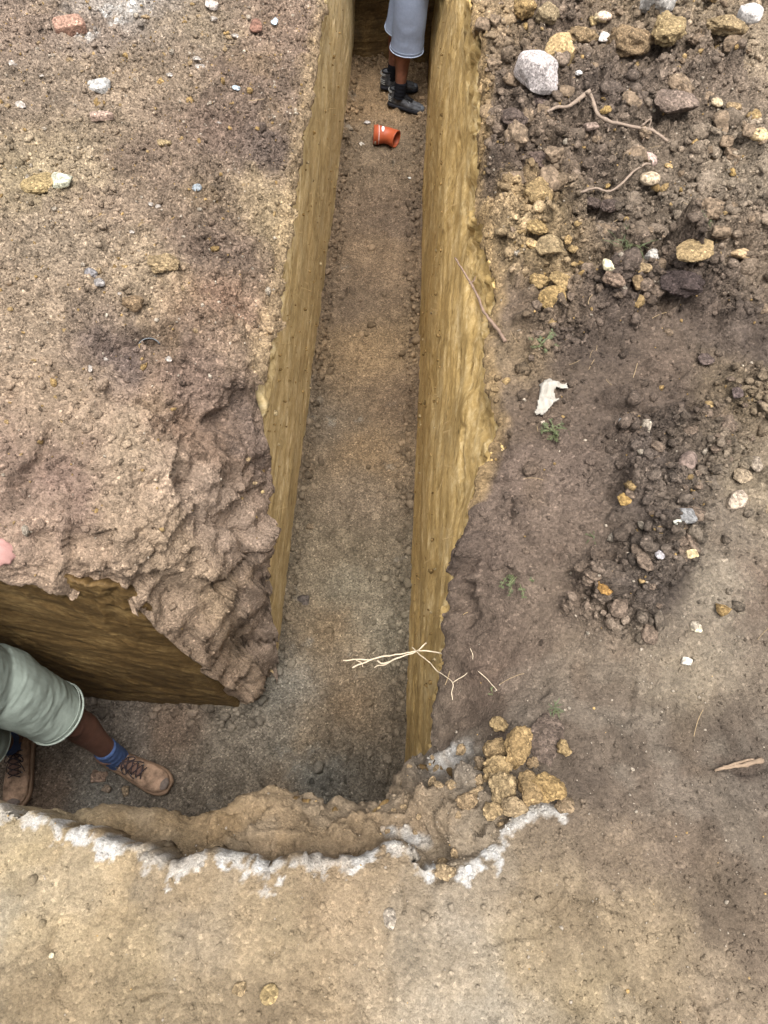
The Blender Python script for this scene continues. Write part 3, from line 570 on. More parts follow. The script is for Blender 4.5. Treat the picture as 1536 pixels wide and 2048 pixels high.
tag(mk('trench_floor', np.stack([FX, FY, FZ], -1).reshape(-1, 3)[us], rm[Ff], M_FLOOR, col=np.clip(fc, .01, .7)[us]), kind='structure')
def floor_z(px, py):
    i = np.clip(np.searchsorted(fx, px), 1, mx_-1); j = np.clip(np.searchsorted(fy_, py), 1, my-1); return float(FZ[j, i])
print('floor', len(Ff), time.time()-T0)
# ------------------------------------------------------------------ lumps, stones and crumbs
def ico(sub):
    t = (1+5**.5)/2
    v = [(-1, t, 0), (1, t, 0), (-1, -t, 0), (1, -t, 0), (0, -1, t), (0, 1, t), (0, -1, -t), (0, 1, -t), (t, 0, -1), (t, 0, 1), (-t, 0, -1), (-t, 0, 1)]
    v = [tuple(np.array(a)/np.linalg.norm(a)) for a in v]
    f = [(0, 11, 5), (0, 5, 1), (0, 1, 7), (0, 7, 10), (0, 10, 11), (1, 5, 9), (5, 11, 4), (11, 10, 2), (10, 7, 6), (7, 1, 8), (3, 9, 4), (3, 4, 2), (3, 2, 6), (3, 6, 8), (3, 8, 9), (4, 9, 5), (2, 4, 11), (6, 2, 10), (8, 6, 7), (9, 8, 1)]
    for _ in range(sub):
        c = {}; nf = []
        def m(a, b):
            k = (min(a, b), max(a, b))
            if k not in c:
                p = np.array(v[a])+np.array(v[b]); v.append(tuple(p/np.linalg.norm(p))); c[k] = len(v)-1
            return c[k]
        for a, b, d in f:
            x1 = m(a, b); x2 = m(b, d); x3 = m(d, a); nf += [(a, x1, x3), (b, x2, x1), (d, x3, x2), (x1, x2, x3)]
        f = nf
    return np.array(v), np.array(f)
ICO = {k: ico(k) for k in (0, 1, 2, 3, 4)}
def rock_shape(seed, sub=3, cuts=8, rough=.12, knob=.0, dims=(1, 1, .7), box=False):
    r = np.random.default_rng(seed); v, f = ICO[sub]; v = v.copy()
    if box: v = np.sign(v)*np.abs(v)**.45; v /= np.abs(v).max(0)*1.15
    for _ in range(cuts):
        n = r.normal(size=3); n /= np.linalg.norm(n); d = r.uniform(.55, .9)
        e = np.maximum(0, v@n-d); v -= e[:, None]*n*.96
    if knob:
        v *= (1+knob*np.maximum(0, fbm(v[:, 0]+seed, v[:, 1], v[:, 2], 1.6, 2, .5, seed)))[:, None]
    nn = v/np.linalg.norm(v, axis=1)[:, None]
    d = rough*fbm(nn[:, 0]*1.+seed, nn[:, 1], nn[:, 2], 2.2, 5, .6, seed+3)
    v = v*(1+d)[:, None]
    v /= np.abs(v).max(0)
    return v*np.array(dims), f
_mats = {}
def stone_mat(kind, c):
    key = (kind, c)
    if key not in _mats:
        g_ = np.array([172, 152, 124.]); c_ = np.array(c, float); c_ = c_*.6+g_*.4 if (c[0]-c[2]) > 60 else c_; a = lin(c_)*ALB
        if kind in ('clod', 'slab', 'dark'): m = soil_mat('clod_soil', scale=1.0, bump=.9, var=.3, attr=False, color=tuple(a), speck=.3)
        elif kind == 'concrete': m = soil_mat('concrete', scale=1.2, bump=.5, var=.22, attr=False, color=tuple(a), speck=.25)
        else: m = soil_mat('stone', scale=.9, bump=.45, var=.28, attr=False, color=tuple(a), speck=.2)
        _mats[key] = m
    return _mats[key]
def px_per_m(p):
    d = p-np.array([0, 0, CZ]); depth = d@np.array([_b.x, _b.y, _b.z])*-1
    return FPX/depth
def tocol(o, c): return o
nseed = [1000]
STONES = []
def lump(name, px, py, w, h, kind, c, label, cat, group=None, floor=False, flat=.62, tilt=0.0, rz=None, sink=.3, z=None):
    nseed[0] += 7; sd = nseed[0]
    if floor:
        p = un(px, py, FLOOR+.02); p[2] = floor_z(p[0], p[1])
    else: p = hit(px, py)
    k = px_per_m(p); a = w/k/2; b = max(h, .75*w)/k/2
    hz = min(a, b)*flat
    if not floor: p[2] = p[2]*.35+.65*ground_top(p[0], p[1], min(a, b)*.6)
    par = {'clod': (3, .34, .4), 'rock': (8, .12, 0), 'concrete': (6, .08, 0), 'cobble': (0, .10, 0), 'slab': (9, .12, .1), 'dark': (3, .3, .4), 'chip': (6, .2, .2)}[kind]
    sub = 4 if w > 64 else 3 if w > 20 else 2
    v, f = rock_shape(sd, sub, par[0], par[1], par[2], (a, b, hz), kind in ('concrete', 'rock'))
    ty = tilt; rx_ = random.uniform(-.15, .15)
    o = mk(name, v, f, stone_mat(kind, c), smooth=True)
    o.location = (p[0], p[1], p[2]+hz*(1-sink*1.3)); o.rotation_euler = (rx_+ty, random.uniform(-.15, .15), random.uniform(-.5, .5) if rz is None else rz)
    tag(o, label, cat, group); STONES.append((p[0], p[1], max(a, b)))
    return o
Y1 = (184, 154, 104); Y2 = (194, 162, 108); T1 = (160, 136, 104); D1 = (98, 84, 77); B1 = (132, 114, 100)
lump('concrete_chunk', 1068, 178, 80, 84, 'concrete', (190, 180, 175), 'pale pinkish concrete chunk, palest big block on the right bank', 'concrete', flat=.7, sink=.15)
lump('clay_lump', 1112, 137, 76, 46, 'rock', Y1, 'yellow blocky clay lump touching the pale concrete chunk', 'clay lump', flat=.8, sink=.15)
lump('stone', 1300, 30, 66, 66, 'rock', (196, 190, 182), 'grey white speckled boulder at the top of the right bank', 'stone', flat=.85, sink=.15)
lump('soil_clod', 1248, 116, 90, 70, 'clod', (158, 134, 104), 'large tan clod below the grey white boulder, left of the knobbly yellow one', 'clod', flat=.8, sink=.15)
lump('clay_lump', 1312, 110, 72, 96, 'clod', (186, 160, 112), 'tall knobbly yellow clay lump leaning on the large tan clod', 'clay lump', flat=.9, sink=.1)
lump('clay_lump', 1043, 42, 50, 54, 'clod', (186, 150, 92), 'rounded ochre clay lump nearest the trench at the top of the right bank', 'clay lump', flat=.8)
lump('clay_lump', 1052, 64, 24, 22, 'clod', (192, 156, 92), 'small ochre clay lump just below the rounded ochre one by the trench', 'clay lump')
lump('soil_clod', 1088, 48, 52, 46, 'clod', (172, 152, 120), 'crumbly beige clod right of the rounded ochre lump by the trench', 'clod', flat=.8)
lump('cobble', 1207, 38, 32, 22, 'cobble', (220, 196, 172), 'smooth cream cobble left of the grey white boulder', 'cobble')
lump('stone', 1197, 52, 28, 18, 'rock', (196, 176, 140), 'flat beige stone tucked under the smooth cream cobble', 'stone')
lump('stone', 1182, 55, 20, 24, 'clod', (190, 162, 108), 'small yellow lump left of the flat beige stone', 'clay lump')
lump('stone', 1206, 82, 28, 18, 'rock', (214, 206, 198), 'small white stone above the large tan clod', 'stone')
lump('soil_clod', 1160, 90, 76, 34, 'clod', (160, 136, 104), 'long low tan clod left of the small white stone', 'clod')
lump('stone', 1488, 52, 48, 44, 'rock', (206, 200, 194), 'white angular stone near the top right corner of the bank', 'stone', flat=.8)
lump('soil_clod', 1440, 82, 84, 46, 'clod', (166, 142, 104), 'broad yellowish clod left of the white angular stone', 'clod')
lump('soil_clod', 1385, 98, 34, 34, 'clod', (150, 130, 110), 'upright brown clod left of the broad yellowish clod', 'clod')
lump('clay_lump', 1416, 18, 38, 36, 'clod', (184, 156, 110), 'yellow lump at the very top edge above the broad yellowish clod', 'clay lump')
lump('soil_clod', 1505, 14, 60, 44, 'clod', (150, 132, 112), 'brown clod in the top right corner', 'clod')
lump('soil_clod', 1350, 218, 104, 78, 'slab', (150, 131, 117), 'broad smooth brown slab of earth right of the forked root', 'clod', flat=.5, sink=.45)
lump('cobble', 1287, 332, 50, 30, 'cobble', (184, 160, 148), 'pinkish oval cobble below the forked root', 'cobble', flat=.75, rz=.4)
lump('cobble', 1291, 378, 44, 32, 'cobble', (186, 166, 140), 'beige rounded cobble below the pinkish oval one', 'cobble', flat=.75)
lump('cobble', 1336, 335, 18, 12, 'cobble', (190, 158, 104), 'small yellow pebble right of the pinkish oval cobble', 'pebble')
lump('clay_lump', 1070, 408, 62, 66, 'clod', (178, 148, 98), 'large mottled yellow clay lump beside the trench, topmost of its row', 'clay lump', flat=.8)
lump('soil_clod', 1106, 372, 38, 48, 'slab', (166, 142, 108), 'tilted tan plate of earth above the mottled yellow lump', 'clod', flat=.4, tilt=.5)
lump('clay_lump', 1073, 455, 50, 34, 'clod', (198, 164, 104), 'bright yellow oblong lump under the mottled yellow lump', 'clay lump')
lump('clay_lump', 1109, 465, 34, 24, 'rock', (194, 160, 104), 'small yellow wedge right of the bright oblong lump', 'clay lump')
lump('clay_lump', 1098, 503, 66, 42, 'slab', (172, 148, 108), 'tan flat lump in the middle of the row of yellow lumps', 'clay lump', flat=.5)
lump('clay_lump', 1058, 502, 26, 20, 'rock', (196, 164, 112), 'small yellow chip left of the tan flat lump', 'clay lump')
lump('clay_lump', 1132, 490, 18, 30, 'clod', (184, 148, 92), 'narrow ochre piece right of the tan flat lump', 'clay lump')
lump('clay_lump', 1076, 572, 44, 46, 'clod', (190, 156, 98), 'yellow lump with dark underside near the lower end of the row', 'clay lump')
lump('clay_lump', 1116, 584, 56, 28, 'slab', (184, 152, 98), 'flat yellow piece pointing right at the lower end of the row', 'clay lump')
lump('clay_lump', 1098, 622, 62, 62, 'slab', (190, 154, 92), 'tilted yellow slab at the bottom end of the row of lumps', 'clay lump', flat=.4, tilt=.45)
lump('clay_lump', 1140, 512, 24, 22, 'clod', (186, 154, 100), 'round yellow nugget beside the narrow ochre piece', 'clay lump')
lump('stone', 1371, 537, 86, 40, 'slab', (194, 164, 114), 'flat sandy plate lying above the dark root ball clod', 'stone', flat=.3, sink=.1)
lump('soil_clod', 1350, 594, 92, 60, 'dark', (84, 72, 68), 'very dark rooty clod below the flat sandy plate', 'clod', flat=.75)
lump('stone', 1215, 543, 34, 20, 'rock', (220, 210, 176), 'cream wedge stone left of the flat sandy plate', 'stone')
lump('stone', 1297, 522, 30, 30, 'rock', (190, 184, 176), 'greyish white stone at the left end of the flat sandy plate', 'stone')
lump('stone', 1282, 549, 38, 16, 'slab', (188, 160, 120), 'thin tan flake below the greyish white stone', 'stone')
lump('stone', 1473, 520, 36, 24, 'rock', (194, 164, 124), 'tan stone right of the flat sandy plate', 'stone')
lump('soil_clod', 1220, 578, 48, 38, 'clod', (150, 128, 110), 'boxy brown clod under the cream wedge stone', 'clod', flat=.7)
lump('clay_lump', 1272, 578, 30, 32, 'slab', (150, 122, 86), 'ochre brown wedge right of the boxy brown clod', 'clay lump', tilt=.4)
lump('clay_lump', 1506, 292, 38, 26, 'rock', (206, 180, 134), 'pale yellow stone alone near the right edge of the bank', 'stone')
lump('cobble', 1428, 218, 26, 22, 'cobble', (188, 168, 138), 'left one of two small tan stones right of the broad brown slab', 'stone')
lump('stone', 1464, 219, 34, 24, 'clod', (184, 154, 114), 'right one of two small tan stones right of the broad brown slab', 'stone')
lump('stone', 1154, 160, 16, 14, 'chip', (232, 228, 222), 'tiny white chip right of the yellow blocky lump', 'chip')
lump('soil_clod', 1076, 222, 52, 28, 'slab', (118, 102, 94), 'dark flat clod just below the pale concrete chunk', 'clod', flat=.5)
lump('soil_clod', 1020, 262, 62, 42, 'clod', (112, 97, 88), 'rounded dark clod by the trench edge, left of the forked root', 'clod')
lump('cobble', 1150, 213, 16, 14, 'cobble', (200, 180, 148), 'small cream pebble at the upper tip of the forked root', 'pebble')
lump('soil_clod', 1178, 266, 30, 24, 'rock', (136, 118, 106), 'brown stone just under the fork of the root', 'stone')
lump('soil_clod', 1120, 283, 30, 28, 'clod', (122, 106, 96), 'round brown clod below the left arm of the forked root', 'clod')
lump('soil_clod', 1075, 335, 36, 56, 'clod', (122, 104, 94), 'upright brown clod left of the tilted tan plate', 'clod')
lump('soil_clod', 1175, 428, 46, 30, 'clod', (104, 90, 82), 'left one of two dark clods under the short root', 'clod')
lump('soil_clod', 1215, 424, 46, 28, 'clod', (108, 93, 85), 'right one of two dark clods under the short root', 'clod')
lump('cobble', 1370, 930, 34, 54, 'cobble', (128, 111, 101), 'brown oval cobble half sunk in dark soil at the right', 'cobble', flat=.8)
lump('clay_lump', 1246, 1004, 28, 30, 'clod', (196, 154, 80), 'small orange yellow clay nugget on dark soil', 'clay lump')
lump('clay_lump', 1216, 1178, 52, 28, 'clod', (190, 134, 58), 'bright orange clay smear at the foot of the dark heap', 'clay lump', flat=.4)
lump('stone', 1407, 724, 38, 22, 'slab', (112, 97, 90), 'flat brown plate of earth near the right edge', 'clod', flat=.3)
lump('soil_clod', 1471, 790, 24, 46, 'slab', (112, 97, 92), 'narrow upright brown slab right of the strip of yellow gravel', 'clod', flat=.5)
lump('stone', 1480, 958, 50, 40, 'slab', (180, 160, 134), 'beige flat stone among pale rubble at the right edge', 'stone', flat=.4)
lump('stone', 1506, 932, 28, 42, 'slab', (172, 156, 138), 'narrow beige plate standing over the beige flat stone', 'stone', flat=.5)
lump('stone', 1466, 1006, 46, 32, 'rock', (168, 152, 134), 'grey beige stone below the beige flat stone', 'stone')
lump('stone', 1381, 1110, 24, 20, 'rock', (214, 192, 146), 'cream pebble right of the grey pebble on dark soil', 'pebble')
lump('cobble', 1315, 1114, 22, 20, 'cobble', (178, 172, 172), 'grey pebble on the dark heap', 'pebble')
lump('stone', 1362, 1042, 44, 32, 'rock', (128, 126, 124), 'dark grey wet looking stone on the dark heap', 'stone')
lump('stone', 1350, 1050, 18, 12, 'chip', (226, 224, 206), 'white flake lying on the dark grey stone', 'chip')
lump('stone', 1369, 1325, 22, 20, 'rock', (222, 212, 196), 'white stone alone on the pale trampled soil', 'stone')
lump('stone', 1391, 1258, 22, 18, 'rock', (210, 196, 170), 'cream stone above the lone white stone', 'stone')
lump('stone', 1240, 852, 16, 18, 'chip', (196, 200, 200), 'small bluish white lump right of the largest weed sprig', 'chip')
# heap of yellow lumps by the slumped edge
for px, py, w, h, c, lb in ((992, 1451, 36, 30, Y1, 'small ochre lump at the top of the heap by the slumped edge'), (983, 1507, 48, 50, (184, 152, 104), 'ochre lump with a grey stain on the left of the heap'),
        (1031, 1502, 58, 78, (190, 154, 98), 'tallest yellow lump of the heap, upper right'), (992, 1543, 62, 46, (196, 164, 112), 'yellow lump in the middle of the heap, behind the big pale one'), (997, 1578, 62, 56, (196, 168, 122), 'big pale yellow lump at the centre of the heap'),
        (1051, 1580, 46, 62, (172, 140, 92), 'brownish lump between the pale central one and the bright right one'), (1088, 1580, 66, 54, (198, 160, 98), 'bright yellow lump on the right of the heap'),
        (1022, 1614, 52, 36, (182, 156, 118), 'beige lump at the lower end of the heap'), (981, 1625, 42, 36, (188, 158, 112), 'lowest yellow lump of the heap, beside white crust'), (931, 1606, 42, 30, (178, 152, 118), 'beige lump apart on the left of the heap'),
        (1124, 1498, 28, 32, Y2, 'small yellow lump apart on the right of the heap'), (1126, 1613, 38, 28, (160, 138, 110), 'brown lump at the right end of the white crust'), (1063, 1528, 26, 20, (176, 150, 116), 'small tan lump in the upper middle of the heap'), (956, 1530, 28, 28, (168, 146, 118), 'small tan lump on the left rim of the heap')):
    lump('clay_lump', px, py, w*1.12, h*1.12, 'clod', c, lb, 'clay lump', flat=.95, sink=.12)
lump('soil_clod', 1092, 1474, 78, 120, 'slab', (122, 106, 94), 'smooth rounded slab of brown earth above the heap of yellow lumps', 'clod', flat=.2, sink=.62)
lump('stone', 936, 1737, 16, 14, 'chip', (230, 226, 216), 'white pebble at the end of the right hand white crust', 'pebble')
lump('soil_clod', 890, 1742, 44, 38, 'clod', (178, 154, 120), 'tan clod between the two white crusts', 'clod', flat=.5)
lump('stone', 780, 1838, 30, 40, 'slab', (190, 176, 158), 'pale flat lump in the middle of the trampled foreground', 'stone', flat=.35)
lump('soil_clod', 540, 1988, 40, 36, 'slab', (196, 168, 112), 'yellowish flake of earth in the foreground near the bottom', 'clod', flat=.3)
lump('soil_clod', 480, 1978, 34, 26, 'slab', (178, 154, 118), 'tan flake of earth left of the yellowish one near the bottom', 'clod', flat=.35)
lump('cobble', 104, 1912, 12, 14, 'cobble', (214, 200, 168), 'cream pebble in the left foreground', 'pebble')
# left bank
lump('stone', 200, 180, 46, 24, 'rock', (178, 174, 168), 'grey stone on a yellowish patch left of the bank centre', 'stone')
lump('cobble', 395, 380, 20, 20, 'cobble', (140, 146, 150), 'blue grey pebble alone on the left bank', 'pebble')
lump('stone', 84, 378, 76, 30, 'slab', (192, 166, 112), 'yellow slab at the left edge of the left bank', 'stone', flat=.4)
lump('stone', 128, 370, 46, 26, 'rock', (196, 194, 172), 'pale greenish stone at the right end of the yellow slab', 'stone')
lump('soil_clod', 330, 542, 66, 30, 'clod', (178, 152, 112), 'long yellowish clod in the middle of the left bank', 'clod')
lump('soil_clod', 268, 616, 48, 46, 'clod', (164, 138, 108), 'rounded tan clod on the left bank above the broken face', 'clod', sink=.4)
lump('stone', 186, 552, 28, 22, 'rock', (126, 122, 122), 'dark grey stone left of the long yellowish clod', 'stone')
lump('stone', 200, 568, 24, 18, 'rock', (142, 136, 132), 'grey stone just under the dark grey one', 'stone')
lump('stone', 512, 62, 26, 34, 'rock', (128, 96, 82), 'reddish brown stone near the trench at the top of the left bank', 'stone')
lump('stone', 424, 18, 28, 20, 'rock', (188, 176, 166), 'beige stone at the top of the left bank right of the ash', 'stone')
lump('soil_clod', 330, 292, 34, 18, 'clod', (186, 162, 118), 'small yellow clod in the upper middle of the left bank', 'clod')
CH = [(395, 121, 18, 12, 'upper white chip of the close pair'), (401, 139, 22, 12, 'lower white chip of the close pair'), (428, 45, 18, 11, 'white chip under the beige stone at the top'), (472, 77, 18, 12, 'white square chip left of the reddish brown stone'),
      (550, 50, 16, 26, 'bluish white shard at the trench lip, top'), (473, 180, 18, 14, 'bluish chip right of the bank centre'), (28, 135, 24, 14, 'white flake at the left edge, upper'), (46, 218, 26, 14, 'cream flake at the left edge below the white one'),
      (302, 411, 10, 12, 'white grain left of the dark hollow'), (316, 415, 14, 10, 'white grain pair partner nearest the dark hollow'), (265, 467, 12, 9, 'white crumb above the long yellowish clod'), (34, 340, 12, 8, 'pale blue chip near the yellow slab'),
      (213, 720, 12, 9, 'left white chip by the dark gouge'), (338, 722, 14, 16, 'right white chip below the dark gouge'), (180, 738, 10, 20, 'upright white chip at the left end of the gouge'), (414, 995, 6, 18, 'white splinter on the broken face'), (240, 590, 10, 8, 'white crumb left of the dark crack'), (340, 155, 14, 10, 'cream chip in the upper left bank'), (85, 156, 10, 7, 'white speck below the upper white flake'), (438, 248, 10, 8, 'white speck left of the upper gouge')]
for px, py, w, h, lb in CH:
    lump('chip', px, py, w, h, 'chip', (170, 160, 150) if 'blu' not in lb else (180, 192, 200), lb, 'chip', flat=.5, sink=.1)
# trench floor stones
for px, py, w, h, c, lb in ((734, 240, 14, 10, (190, 184, 180), 'pale stone on the trench floor upper left of the pipe'), (724, 281, 12, 9, (196, 188, 176), 'pale stone on the trench floor lower left of the pipe'), (820, 350, 7, 6, (230, 228, 220), 'white speck on the trench floor below the pipe'),
        (606, 1196, 24, 22, (92, 84, 78), 'dark stone at the left foot of the trench wall'), (196, 1551, 32, 28, (140, 118, 102), 'brown stone between the two tan boots'), (211, 1577, 18, 16, (132, 116, 100), 'smaller brown stone below the one between the tan boots'), (247, 1581, 16, 22, (140, 122, 100), 'small tan stone behind the right tan boot'), (826, 686, 20, 14, (90, 76, 62), 'dark clod at the right foot of the trench wall'), (820, 1415, 24, 18, (120, 108, 92), 'boxy clod at the foot of the right wall near the corner'), (620, 1050, 16, 12, (120, 104, 84), 'tan clod on the left of the trench floor')):
    lump('stone', px, py, w, h, 'rock', c, lb, 'stone', floor=True)

# broken bricks
def brick(px, py, L, Wd, Hh, rz, c, label, tilt=(0, 0)):
    r = np.random.default_rng(int(px)); v, f = ICO[3]; n = 5.
    v = np.sign(v)*np.abs(v)**.25; v /= np.abs(v).max(0)
    e = np.maximum(0, v@np.array([.8, .3, .35])-.95); v -= e[:, None]*np.array([.8, .3, .35])*.7
    v = v*(1+.06*fbm(v[:, 0], v[:, 1], v[:, 2], 2.5, 4, .6, int(px)))[:, None]*np.array([L, Wd, Hh])/2
    p = hit(px, py); p[2] = ground_top(p[0], p[1], .02); o = mk('broken_brick', v, f, soil_mat('brick_clay', 1, .5, .3, False, tuple(lin(c)*ALB)))
    o.location = (p[0], p[1], p[2]+Hh*.3); o.rotation_euler = (tilt[0], tilt[1], rz); return tag(o, label, 'brick')
brick(145, 69, .115, .06, .05, .35, (166, 132, 114), 'broken red brick with a dusty top near the ash patch', (.25, -.1))
brick(206, 240, .075, .026, .022, .30, (170, 146, 130), 'thin red and cream brick sliver on the left bank')
# shard of dark glass in the gouge
def dish(label):
    p = hit(300, 688); n = 14; V = []; Fc = []
    for i in range(n):
        a = math.pi*(.1+.8*i/(n-1))
        for r_, zz in ((.034, 0), (.034, .012), (.030, .012), (.030, 0)): V.append((r_*math.cos(a), r_*math.sin(a)*.9-.02, zz))
    for i in range(n-1):
        for j in range(4): Fc.append((i*4+j, i*4+(j+1) % 4, i*4+4+(j+1) % 4, i*4+4+j))
    Fc += [(0, 1, 2, 3), tuple((n-1)*4+k for k in (3, 2, 1, 0))]
    m = plain('dark_glass', (.02, .025, .03), .08, .6)
    o = mk('glass_shard', V, Fc, m); o.location = (p[0], p[1], p[2]+.008); o.rotation_euler = (.5, 0, .2); tag(o, label, 'shard')
dish('curved dark glass shard sticking out of the gouge in the left bank')

# ---- 300 loose clods picked out one by one, the rest as crumbs
CORN = np.array([un(-90, -60, 0)[:2], un(1620, -60, 0)[:2], un(1640, 2110, 0)[:2], un(-90, 2110, 0)[:2]])
vis = poly_sd(CORN, GX, GY) < 0
area = np.outer(np.gradient(gy), np.gradient(gx))
okg = vis & (SDR > .012)
def pick(wt, n, rng):
    w = (wt*area*okg).ravel(); c = np.cumsum(w); return np.searchsorted(c, rng.random(n)*c[-1])
rng = np.random.default_rng(77)
Pf = np.stack([PX, PY, PZ], -1).reshape(-1, 3); Cf = C.reshape(-1, 3)
def norm_at(i):
    return np.stack([NX.ravel()[i], NY.ravel()[i], NZ.ravel()[i]], -1)
variants = []
M_CL = {}
_sm = {}
def small_mat(c):
    if c not in _sm: _sm[c] = soil_mat('clod_soil', scale=.028, bump=.55, var=.3, attr=False, color=tuple(lin(c)*ALB*.72*np.array([1., .99, .92])), speck=.35, dist=.005)
    return _sm[c]
def clod_mesh(k, c):
    key = (k, c)
    if key not in M_CL:
        v, f = rock_shape(5000+k, 3, 8 if k % 2 else 12, .34 if k % 2 else .22, .3 if k % 2 else .1, (1, .85, .7))
        o = mk('x', v, f, small_mat(c)); M_CL[key] = o.data; bpy.data.objects.remove(o)
    return M_CL[key]
PAL = {'dark': (132, 115, 103), 'brown': (150, 130, 112), 'tan': (176, 152, 122), 'yellow': (184, 154, 104)}
LAND = [(1068, 178, 'the pale concrete chunk'), (1300, 30, 'the grey white boulder'), (1205, 262, 'the forked grey root'), (1490, 52, 'the top right corner'), (1350, 218, 'the broad smooth brown slab'), (1287, 352, 'the two oval cobbles'), (1070, 420, 'the mottled yellow lump'),
        (1100, 600, 'the tilted yellow slab'), (1370, 540, 'the flat sandy plate'), (1500, 430, 'the right edge above the sandy plate'), (1100, 790, 'the white cloth scrap'), (1108, 862, 'the largest weed sprig'), (1370, 928, 'the half sunk brown cobble'), (1440, 820, 'the strip of yellow gravel'), (1480, 960, 'the beige flat stone'),
        (1245, 1005, 'the orange yellow nugget'), (1350, 1042, 'the dark grey stone'), (1216, 1178, 'the orange clay smear'), (1040, 1530, 'the heap of yellow lumps'), (890, 1742, 'the tan clod between the crusts'), (900, 1600, 'the slumped edge'), (145, 69, 'the broken red brick'), (206, 240, 'the thin brick sliver'), (395, 130, 'the pair of white chips'),
        (100, 372, 'the yellow slab'), (395, 380, 'the blue grey pebble'), (330, 542, 'the long yellowish clod'), (530, 270, 'the upper gouge by the trench'), (300, 690, 'the dark gouge'), (100, 780, 'the left edge above the broken face'), (350, 950, 'the broken face'), (512, 62, 'the reddish brown stone')]
LANDP = np.array([un(a, b, 0)[:2] for a, b, _ in LAND])
def beside(p, r_):
    k_ = int(np.argmin(((LANDP-p[:2])**2).sum(1))); return LAND[k_][2]
ZONES = [('loose dark clod', 'dark', dark_r*rightz+.02*rightz*(GY < 1.6)*(GY > .7), 85, (.009, .028), 'dark clods on the right bank'),
         ('brown clod in the right bank rubble', 'brown', clod_r*rightz, 120, (.013, .052), 'brown clods in the right rubble'),
         ('yellow clay bit on the right bank', 'yellow', (clod_r+.1)*rightz*(GY > 1.2), 16, (.008, .02), 'yellow crumbs in the right rubble'),
         ('tan clod loose on the left bank', 'tan', left*(GY > 1.1)*(1.+0*GY), 60, (.007, .018), 'tan clods on the left bank'),
         ('tan clod in the slump', 'tan', (~left)*(poly_sd(SLUMP, GX, GY) < -.01)*1.*(GX > .1), 30, (.007, .018), 'tan clods in the slump')]
for lb, pk, wt, n, (r0, r1), grp in ZONES:
    ids_ = pick(wt, n, rng)
    for i in ids_:
        r_ = r0+(r1-r0)*rng.random()**2.2; p = Pf[i]
        o = bpy.data.objects.new('soil_clod' if pk != 'yellow' else 'clay_lump', clod_mesh(int(rng.integers(0, 6)), PAL[pk])); COL.objects.link(o)
        o.location = (p[0], p[1], p[2]+r_*.25); o.scale = (r_*rng.uniform(.8, 1.3), r_, r_*rng.uniform(.8, 1.1)); o.rotation_euler = (rng.uniform(-.4, .4), rng.uniform(-.4, .4), rng.uniform(0, 6.28))
        szw = 'smaller' if r_ < r0+.25*(r1-r0) else 'larger'; tag(o, f'{szw} {lb} near {beside(p, r_)}', 'clod' if pk != 'yellow' else 'clay lump', grp)
def crumbs(name, P, colr, r, label, rng, al=1.0):
    v0, f0 = ICO[0]; n = len(P)
    var = np.stack([v0*(1+.35*rng.normal(size=(12, 1)).clip(-1, 1)) for _ in range(24)])
    k = rng.integers(0, 24, n); V = var[k]*(r[:, None, None]*rng.uniform(.65, 1.25, (n, 1, 3)))
    a = rng.uniform(0, 6.283, n); ca, sa = np.cos(a)[:, None], np.sin(a)[:, None]
    V = np.stack([V[..., 0]*ca-V[..., 1]*sa, V[..., 0]*sa+V[..., 1]*ca, V[..., 2]], -1)
    V = V+P[:, None]+np.array([0, 0, 1.])*(r*.25)[:, None, None]
    Fq = (f0[None]+12*np.arange(n)[:, None, None]).reshape(-1, 3)
    cc = np.repeat(colr, 12, 0)
    o = mk(name, V.reshape(-1, 3), Fq, M_SOIL, smooth=False, col=np.concatenate([np.clip(cc, .01, .85), np.full((len(cc), 1), al)], 1)); return tag(o, label, None, None, 'stuff')
def rubble(name, P, colr, r, label, rng, al=.8):
    v0, f0 = ICO[1]; n = len(P); m_ = len(v0); vs = []
    for k in range(20):
        v, f = rock_shape(7000+k, 1, 7, .4, .3, (1, .85, .75)); vs.append(v)
    vs = np.array(vs); k = rng.integers(0, 20, n); V = vs[k]*(r[:, None, None]*rng.uniform(.7, 1.25, (n, 1, 3)))
    a = rng.uniform(0, 6.283, n); ca, sa = np.cos(a)[:, None], np.sin(a)[:, None]; b_ = rng.uniform(-.6, .6, n); cb, sb = np.cos(b_)[:, None], np.sin(b_)[:, None]
    V = np.stack([V[..., 0]*cb-V[..., 2]*sb, V[..., 1], V[..., 0]*sb+V[..., 2]*cb], -1); V = np.stack([V[..., 0]*ca-V[..., 1]*sa, V[..., 0]*sa+V[..., 1]*ca, V[..., 2]], -1)
    V = V+P[:, None]+np.array([0, 0, 1.])*(r*.2)[:, None, None]
    o = mk(name, V.reshape(-1, 3), (f0[None]+m_*np.arange(n)[:, None, None]).reshape(-1, 3), M_SOIL, smooth=False, col=np.concatenate([np.clip(np.repeat(colr, m_, 0), .01, .8), np.full((n*m_, 1), al)], 1)); return tag(o, label, None, None, 'stuff')
def rubble_set(name, wt, n, rmin, rmax, label, pw=2.2, yl=.06, al=.8):
    i = pick(wt, n, rng); r = rmin*(1-rng.random(n)*(1-(rmin/rmax)**pw))**(-1/pw); q_ = rng.random(n); c = Cf[i]*rng.uniform(.8, 1.3, (n, 1)); c = np.where((q_ < yl)[:, None], lin([180, 152, 108])*ALB*rng.uniform(.8, 1.1, (n, 1)), c)
    rubble(name, Pf[i], c, r, label, rng, al)
